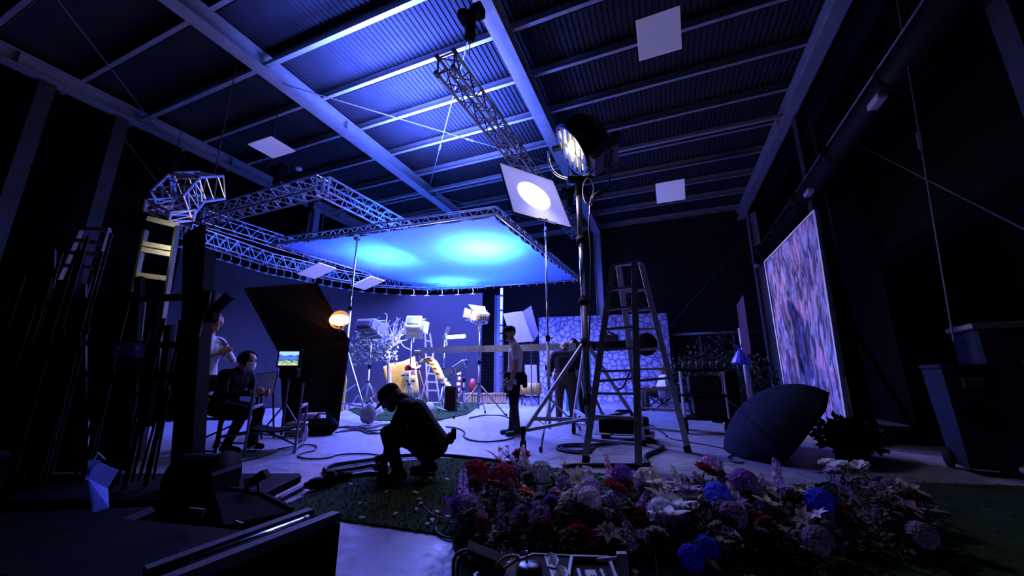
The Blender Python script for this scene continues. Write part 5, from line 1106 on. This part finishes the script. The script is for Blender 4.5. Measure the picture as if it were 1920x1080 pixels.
while k < 9000:
    p = V((rr.uniform(-1.9, 1.6), rr.uniform(1.9, 4.6), .012))
    if inside(p):
        k += 1; w = rr.uniform(0, 6.3); h = rr.uniform(.012, .03); d = V((cos(w), sin(w), 0))*.003; e = V((rr.uniform(-.012, .012), rr.uniform(-.012, .012), h)); mb.add([p-d, p+d, p+e], [(0, 1, 2)])
for i in range(len(gm)):
    a, b = gm[i], gm[(i+1) % len(gm)]
    for j in range(int((b-a).length/.008)):
        p = a.lerp(b, rr.random())+Z*.01; e = V((rr.uniform(-.02, .02), rr.uniform(-.025, .01), rr.uniform(-.008, .022))); mb.add([p-V((.004, 0, 0)), p+V((.004, 0, 0)), p+e], [(0, 1, 2)])
tag(mb.build('grass_blades', 'grass_blade', gt), kind='stuff')
pet = None
for i in range(16):
    c = G(rr.uniform(655, 840), rr.uniform(890, 985), .026)
    if pet is None:
        pet = MB().grid(lambda u, v: V(((u-.5)*.05, (v-.5)*.03*(1-(2*u-1)**2)+.001*u, .006*sin(u*PI))), 4, 2).build('fallen_petal', mat('petal_pale', (.34, .30, .26), .7), None, True); o = pet
    else: o = pet.copy(); COL.objects.link(o)
    o.location = c; o.rotation_euler = (rr.uniform(-.2, .2), rr.uniform(-.2, .2), rr.uniform(0, 6)); tag(o, 'single pale fallen petal lying on the grass mat', 'petal', 'petals fallen on the grass mat')
# dark foliage filling the heap
ENV = [(845, 960), (870, 880), (900, 862), (940, 850), (985, 858), (1050, 872), (1100, 880), (1160, 885), (1220, 900), (1270, 893), (1320, 876), (1350, 872), (1400, 893), (1460, 905), (1540, 900), (1600, 880), (1680, 895), (1760, 935)]
def env(x):
    for (a, ya), (b, yb2) in zip(ENV, ENV[1:]):
        if a <= x <= b: return ya+(yb2-ya)*(x-a)/(b-a)
    return 960
def zof(y): return max(.06, .30-.0011*(y-850))
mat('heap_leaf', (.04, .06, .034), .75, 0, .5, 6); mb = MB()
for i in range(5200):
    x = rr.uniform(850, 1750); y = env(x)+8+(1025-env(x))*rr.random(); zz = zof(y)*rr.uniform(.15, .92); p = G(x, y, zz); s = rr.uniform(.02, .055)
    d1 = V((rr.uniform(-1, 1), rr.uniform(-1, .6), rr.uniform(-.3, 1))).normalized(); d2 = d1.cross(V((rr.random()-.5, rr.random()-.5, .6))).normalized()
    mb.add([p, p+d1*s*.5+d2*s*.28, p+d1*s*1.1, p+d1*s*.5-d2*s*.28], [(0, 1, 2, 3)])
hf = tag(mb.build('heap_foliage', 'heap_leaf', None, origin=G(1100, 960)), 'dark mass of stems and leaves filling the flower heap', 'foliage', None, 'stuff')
# flower kinds, built once
def petal(mb, base, d, up, L, w, cup, n=3):
    side = d.cross(up).normalized()
    def f(u, v): return base+d*(L*v)+up*(cup*L*v*v)+side*((u-.5)*w*sin(PI*min(1, .18+.78*v))*1.2)+up*(.25*w*(2*u-1)**2*(1-v*.5))
    mb.grid(f, 2, n)
def k_rose():
    mb = MB(); r_ = random.Random(1)
    for ring, (k, tilt, L) in enumerate(((4, 1.35, .035), (5, 1.05, .045), (6, .7, .055), (7, .35, .06), (8, .05, .058))):
        for i in range(k):
            a = 2*PI*i/k+ring*.5; o = V((cos(a), sin(a), 0)); d = (o*cos(tilt)+Z*sin(tilt)).normalized(); up = (Z*cos(tilt)-o*sin(tilt)).normalized(); petal(mb, o*.006+Z*.0, d, up, L, .05, -.25+.3*ring/4)
    return mb
def k_hydrangea():
    mb = MB(); r_ = random.Random(2)
    for i in range(90):
        z = 1-1.5*(i+.5)/90; a = i*2.39996; s = math.sqrt(max(0, 1-z*z)); nrm = V((s*cos(a), s*sin(a), z)); c = nrm*.085*r_.uniform(.92, 1.08); t = frame(nrm); w0 = r_.uniform(0, 1.5)
        for j in range(4):
            q = w0+j*PI/2; d = t.col[0]*cos(q)+t.col[1]*sin(q); e = t.col[0]*-sin(q)+t.col[1]*cos(q); mb.add([c, c+d*.012+e*.009+nrm*.004, c+d*.021+nrm*.003, c+d*.012-e*.009+nrm*.004], [(0, 1, 2, 3)])
    return mb
def k_lily():
    mb = MB()
    for i in range(6):
        a = 2*PI*i/6; o = V((cos(a), sin(a), 0)); d = (o*.75+Z*.6).normalized(); up = (Z*.75-o*.6).normalized(); petal(mb, V((0, 0, 0)), d, up, .095, .045, -.55, 4)
    for i in range(5):
        a = 1.25*i; mb.tube([V((0, 0, .01)), V((.02*cos(a), .02*sin(a), .065))], .0015, 4)
    return mb
def k_spike():
    mb = MB(); r_ = random.Random(4)
    for i in range(30):
        z = -.06+.2*i/30; a = i*2.4; o = V((cos(a), sin(a), .25)).normalized(); c = o*(.032*(1-.6*i/30))+Z*z; t = frame(o); s = .022*(1-.4*i/30)
        for j in range(5):
            q = j*2*PI/5; d = t.col[0]*cos(q)+t.col[1]*sin(q); e = t.col[0]*-sin(q)+t.col[1]*cos(q); mb.add([c, c+d*s*.6+e*s*.35, c+d*s+o*s*.2, c+d*s*.6-e*s*.35], [(0, 1, 2, 3)])
    mb.tube([V((0, 0, -.1)), V((0, 0, .14))], .004, 5); return mb
def k_daisy():
    mb = MB(); r_ = random.Random(6)
    for i in range(7):
        c = V((r_.uniform(-.06, .06), r_.uniform(-.06, .06), r_.uniform(-.02, .04))); nrm = (V((0, 0, .8))+c*6).normalized(); t = frame(nrm); mb.tube([c-nrm*.0, V((0, 0, -.1))], .002, 4)
        for j in range(9):
            q = j*2*PI/9; d = t.col[0]*cos(q)+t.col[1]*sin(q); e = t.col[0]*-sin(q)+t.col[1]*cos(q); mb.add([c, c+d*.016+e*.006, c+d*.028+nrm*.004, c+d*.016-e*.006], [(0, 1, 2, 3)])
        mb.sph(c+nrm*.003, .006, 6, 4)
    return mb
KIND = {'rose': k_rose, 'hydrangea': k_hydrangea, 'lily': k_lily, 'blossom_spike': k_spike, 'daisy_bunch': k_daisy}
PROTO = {}
for k_, fn in KIND.items():
    t = thing(k_, 'x', 'flower', (0, 0, 0)); fn().build('bloom', 'petal_pale', t, True)
    MB().tube([V((0, 0, -.01)), V((.008, .004, -.1)), V((.0, .0, -.19))], .004, 5).build('stem', 'heap_leaf', t)
    for s in (1, -1): MB().grid(lambda u, v: V((s*(.01+.10*v), (u-.5)*.05*sin(PI*min(1, .1+.88*v)), -.07+.05*v-.05*v*v)), 2, 4).build('leaf', 'heap_leaf', t, True)
    PROTO[k_] = [t, False]
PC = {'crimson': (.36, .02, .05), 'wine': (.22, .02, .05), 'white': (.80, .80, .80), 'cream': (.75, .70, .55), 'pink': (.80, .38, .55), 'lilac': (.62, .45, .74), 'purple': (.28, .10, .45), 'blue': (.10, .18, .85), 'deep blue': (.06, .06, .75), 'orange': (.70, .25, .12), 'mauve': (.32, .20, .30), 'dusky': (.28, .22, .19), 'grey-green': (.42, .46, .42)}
for c_, v in PC.items():
    m = mat('petal_'+c_.replace(' ', '_').replace('-', '_'), v, .7, 0, .25, 18, spec=.15); n, l, b = nodes_of(m)
    tl = n.new('ShaderNodeBsdfTranslucent'); ms = n.new('ShaderNodeMixShader'); ms.inputs[0].default_value = .42; src = b.inputs['Base Color'].links[0].from_socket
    l.new(src, tl.inputs['Color']); l.new(b.outputs[0], ms.inputs[1]); l.new(tl.outputs[0], ms.inputs[2]); l.new(ms.outputs[0], n['Material Output'].inputs['Surface'])
def flower(kind, col, pos, sc, tilt, rz, label, group=None):
    t, used = PROTO[kind]; o = copy_tree(t) if used else t; PROTO[kind][1] = True
    for ch in o.children:
        if ch.name.startswith('bloom'): ch.material_slots[0].link = 'OBJECT'; ch.material_slots[0].material = MATS['petal_'+col.replace(' ', '_').replace('-', '_')]
    o.location = pos; o.scale = (sc,)*3; o.rotation_euler = (tilt[0], tilt[1], rz); o['label'] = label; o['category'] = 'flower'
    if group: o['group'] = group
    elif 'group' in o: del o['group']
FEAT = [('hydrangea', 'crimson', 892, 886, 1.15, 'large crimson hydrangea at the left end of the flower heap'), ('hydrangea', 'crimson', 944, 896, 1.2, 'second crimson hydrangea under the pink-white lily'), ('rose', 'crimson', 977, 856, 1.2, 'red rose at the foot of the lamp stand caster'), ('lily', 'pink', 932, 866, 1.2, 'pink lily standing between the two crimson hydrangeas'),
 ('daisy_bunch', 'orange', 947, 842, 1.0, 'orange and cream daisy bunch topping the heap beside the caster'), ('blossom_spike', 'white', 979, 866, .9, 'white blossom spike right of the red rose'), ('blossom_spike', 'white', 990, 872, .7, 'smaller white blossom spike nearest the slim stand foot'), ('hydrangea', 'grey-green', 1015, 888, 1.1, 'pale grey-green hydrangea beside the white spikes'), ('lily', 'cream', 1060, 876, 1.1, 'cream lily behind the grey-green hydrangea'), ('lily', 'cream', 1085, 905, 1.2, 'cream lily in the heap in front of the ladder foot'),
 ('rose', 'orange', 987, 926, .8, 'dim orange rose low in the heap, by itself'), ('hydrangea', 'lilac', 1107, 915, .85, 'pinkish lilac hydrangea below the ladder foot'), ('hydrangea', 'white', 1105, 938, .95, 'white hydrangea directly under the pinkish lilac one'), ('rose', 'crimson', 1153, 920, 1.3, 'big crimson rose beside the white hydrangea'), ('hydrangea', 'purple', 1166, 890, .9, 'purple hydrangea behind the big crimson rose'), ('blossom_spike', 'pink', 1142, 884, .9, 'pink blossom spike left of the purple hydrangea'),
 ('daisy_bunch', 'white', 1096, 884, .8, 'small white daisies at the front foot of the ladder'), ('hydrangea', 'cream', 1215, 903, 1.15, 'large cream hydrangea below the near ladder foot'), ('lily', 'cream', 1232, 915, 1.1, 'cream lily touching the large cream hydrangea'), ('lily', 'white', 1250, 945, 1.3, 'tall white lily in the white cluster, highest bloom'), ('lily', 'white', 1268, 958, 1.2, 'white lily in the white cluster, middle bloom'), ('lily', 'white', 1256, 978, 1.2, 'white lily in the white cluster, lowest bloom'), ('hydrangea', 'white', 1240, 962, 1.0, 'white hydrangea behind the white lily cluster'),
 ('rose', 'white', 1276, 895, .6, 'small white rose between cream hydrangea and crimson blooms'), ('rose', 'crimson', 1322, 884, 1.2, 'crimson rose nearest the umbrella'), ('hydrangea', 'lilac', 1330, 868, .7, 'lilac hydrangea on top of the heap near the umbrella'), ('blossom_spike', 'pink', 1345, 882, .9, 'pink spike beside the crimson rose near the umbrella'), ('hydrangea', 'blue', 1345, 928, .95, 'bright blue hydrangea under the crimson rose'), ('hydrangea', 'purple', 1395, 905, 1.1, 'purple-blue hydrangea at the umbrella rim'),
 ('lily', 'cream', 1428, 914, 1.0, 'dim cream lily right of the purple-blue hydrangea'), ('blossom_spike', 'lilac', 1458, 910, 1.2, 'lilac blossom spike in front of the umbrella'), ('rose', 'lilac', 1475, 920, 1.0, 'lilac rose beside the lilac spike'), ('rose', 'cream', 1493, 925, .9, 'pale rose in front of the dark umbrella opening'), ('hydrangea', 'deep blue', 1538, 942, 1.0, 'deep blue hydrangea alone in the dark part of the heap'), ('lily', 'white', 1536, 968, .6, 'small white star-shaped lily under the deep blue hydrangea'),
 ('rose', 'white', 1552, 870, 1.0, 'dim white rose in the far bunch below the painted panel, first of four'), ('rose', 'white', 1575, 878, 1.3, 'largest dim white rose below the painted panel'), ('rose', 'lilac', 1563, 888, 1.0, 'dim lilac rose under the largest white rose'), ('rose', 'white', 1612, 880, 1.2, 'dim white rose nearest the dark bins'), ('rose', 'dusky', 1640, 940, 1.3, 'dusky rose in the darkest end of the heap'), ('rose', 'dusky', 1672, 950, 1.3, 'dusky rose at the very end of the heap'),
 ('hydrangea', 'deep blue', 1296, 1046, .75, 'deep blue hydrangea fallen at the mat edge, nearer the tools'), ('hydrangea', 'deep blue', 1326, 1030, .75, 'second deep blue hydrangea fallen at the mat edge'), ('lily', 'purple', 855, 955, 1.0, 'purple lily hanging out at the left end over the mat'), ('blossom_spike', 'lilac', 868, 925, 1.2, 'lilac blossom spike at the left edge of the heap'), ('hydrangea', 'lilac', 872, 950, .9, 'dim lilac hydrangea low at the left edge'), ('rose', 'dusky', 880, 965, 1.1, 'dusky pink rose lying at the mat edge by the cable')]
rr = random.Random(9)
for k_, c_, x, y, s, lb in FEAT:
    z = zof(y)+.03; flower(k_, c_, G(x, y, z), s*(.84 if k_ == 'hydrangea' else 1.0), (rr.uniform(.2, .7), rr.uniform(-.3, .3)), rr.uniform(0, 6), lb)
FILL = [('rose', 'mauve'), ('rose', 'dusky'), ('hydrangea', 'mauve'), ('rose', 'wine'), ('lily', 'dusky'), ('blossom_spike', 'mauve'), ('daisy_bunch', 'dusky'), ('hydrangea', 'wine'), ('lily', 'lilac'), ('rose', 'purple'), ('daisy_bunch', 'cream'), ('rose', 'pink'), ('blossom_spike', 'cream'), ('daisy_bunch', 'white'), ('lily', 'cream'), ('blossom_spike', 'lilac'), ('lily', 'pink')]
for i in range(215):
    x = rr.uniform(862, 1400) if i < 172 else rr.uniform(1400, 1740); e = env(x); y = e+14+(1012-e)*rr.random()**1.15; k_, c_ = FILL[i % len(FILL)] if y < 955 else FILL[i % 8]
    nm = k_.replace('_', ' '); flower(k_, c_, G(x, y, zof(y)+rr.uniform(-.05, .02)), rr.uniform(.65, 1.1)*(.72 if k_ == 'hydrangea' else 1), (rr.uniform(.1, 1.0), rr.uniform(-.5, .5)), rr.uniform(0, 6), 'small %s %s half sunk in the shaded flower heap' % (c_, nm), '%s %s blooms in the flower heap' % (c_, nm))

# blooms dressed onto the lit set
SETF = [('rose', 'crimson', 765, 690, 11.55, 1.6, 'red rose pinned on the yellow page board, larger of two'), ('rose', 'pink', 774, 699, 11.55, 1.4, 'pink rose pinned on the yellow page board under the red one'), ('lily', 'cream', 760, 702, 11.5, 1.2, 'cream lily pinned on the yellow page board'), ('daisy_bunch', 'cream', 772, 712, 11.5, 1.4, 'cream daisy bunch low on the yellow page board'), ('blossom_spike', 'white', 783, 690, 11.5, 1.4, 'white spike at the upper edge of the yellow page board')]
for k_, c_, x, y, Y, s, lb in SETF: flower(k_, c_, A(x, y, Y), s, (1.1, 0), rr.uniform(0, 6), lb)
for i, (x, y, k_, c_, lb) in enumerate(((686, 766, 'daisy_bunch', 'cream', 'cream daisies on the set mat beside the crank stand leg'), (700, 762, 'lily', 'pink', 'pink lily on the set mat between two stands'), (708, 772, 'hydrangea', 'cream', 'cream hydrangea on the set mat beside the cap brim'), (728, 762, 'rose', 'orange', 'orange rose on the set mat at the foot of the page board'), (805, 764, 'hydrangea', 'white', 'white hydrangea on the set mat below the small ladder'), (826, 768, 'lily', 'cream', 'cream lily on the set mat beside the dark box'))):
    flower(k_, c_, G(x, y, .22), 1.3, (.4, 0), rr.uniform(0, 6), lb)
# ================================================================ light
w = bpy.data.worlds.new('world'); scene.world = w; w.use_nodes = True
w.node_tree.nodes['Background'].inputs[0].default_value = (.10, .12, .30, 1); w.node_tree.nodes['Background'].inputs[1].default_value = .004
sc_ = (sL+sT+sR+sB)/4
a = light('AREA', 'silk_glow', sc_-Z*.25, 1800, (.16, .185, 1.0)); a.data.shape = 'RECTANGLE'; a.data.size = 5.6; a.data.size_y = 5.6; a.rotation_euler = (0, 0, -YAW); a.data.spread = 2.6
for px, py, e in ((905, 470, 300), (722, 482, 130), (850, 532, 150)):
    p = G(px, py, zs-.1); light('SPOT', 'silk_lamp', p+Z*1.15, e, (.16, .80, 1.0), p, spot_size=2.3, spot_blend=1.0, shadow_soft_size=.15)
a = light('AREA', 'silk_back', sc_+Z*1.6, 560, (.03, .10, 1.0), sc_); a.data.size = 5
a = light('AREA', 'roof_wash', B(6.2, -4.6, 5.7), 850, (.13, .20, 1.0)); a.data.shape = 'RECTANGLE'; a.data.size = 2.0; a.data.size_y = 3.5; a.rotation_euler = (PI, 0, -YAW); a.data.spread = 2.2
lo_ = fc+(fn_+(hc-fc).normalized()*.5).normalized()*.5
light('SPOT', 'big_lamp_beam', lo_, 110, (1, .94, .82), fc, spot_size=1.12, spot_blend=.06, shadow_soft_size=.03)
light('SPOT', 'frame_bounce', fc+fn_*.3-Z*.2, 170, (.74, .68, 1.0), V((2.0, 3.6, 0)), spot_size=2.2, spot_blend=1.0, shadow_soft_size=.3)
light('SPOT', 'added_panel_light', sR-Z*.5-D*2.5, 480, (.80, .72, 1.0), (b0+b1)/2+Z*1.6, spot_size=.95, spot_blend=.8, shadow_soft_size=.25)  # added spot without a fixture, brightens the painted panel
light('POINT', 'added_rung_light', A(292, 446, 4.25), 5, (1, .93, .72), shadow_soft_size=.05)  # added unseen lamp that brightens the ladder rungs behind the rack
light('POINT', 'lens_spill', hc+ax*.33, 14, (1, .93, .8), shadow_soft_size=.15)
light('POINT', 'tungsten_spill', oc+V((0, -.25, .02)), 8, (1, .30, .06), shadow_soft_size=.12)
light('SPOT', 'set_key', A(777, 600, 10.9), 320, (1, .86, .50), A(760, 715, 11.8), spot_size=1.7, spot_blend=.7, shadow_soft_size=.15)
light('POINT', 'green_spill', A(777, 600, 10.3), 6, (.8, 1, .85), shadow_soft_size=.1)
light('SPOT', 'set_fill', A(690, 600, 10.9), 160, (1, .86, .55), A(660, 735, 12), spot_size=1.6, spot_blend=.7, shadow_soft_size=.15)
light('POINT', 'door_lamp_spill', A(880, 560, 8.5), 60, (1, .84, .66), shadow_soft_size=.12)
light('POINT', 'tube_spill', A(856, 633, 10.6)-Z*.12, 16, (.6, .75, 1), shadow_soft_size=.2)
scene.view_settings.view_transform = 'Standard'; scene.view_settings.look = 'None'; scene.view_settings.exposure = .68; scene.view_settings.gamma = .87
scene.cycles.max_bounces = 6; scene.cycles.diffuse_bounces = 3; scene.cycles.use_denoising = True
scene.cycles.sample_clamp_indirect = 4; scene.cycles.caustics_reflective = False; scene.cycles.caustics_refractive = False
for o in bpy.data.objects:
    if '_o' in o: del o['_o']
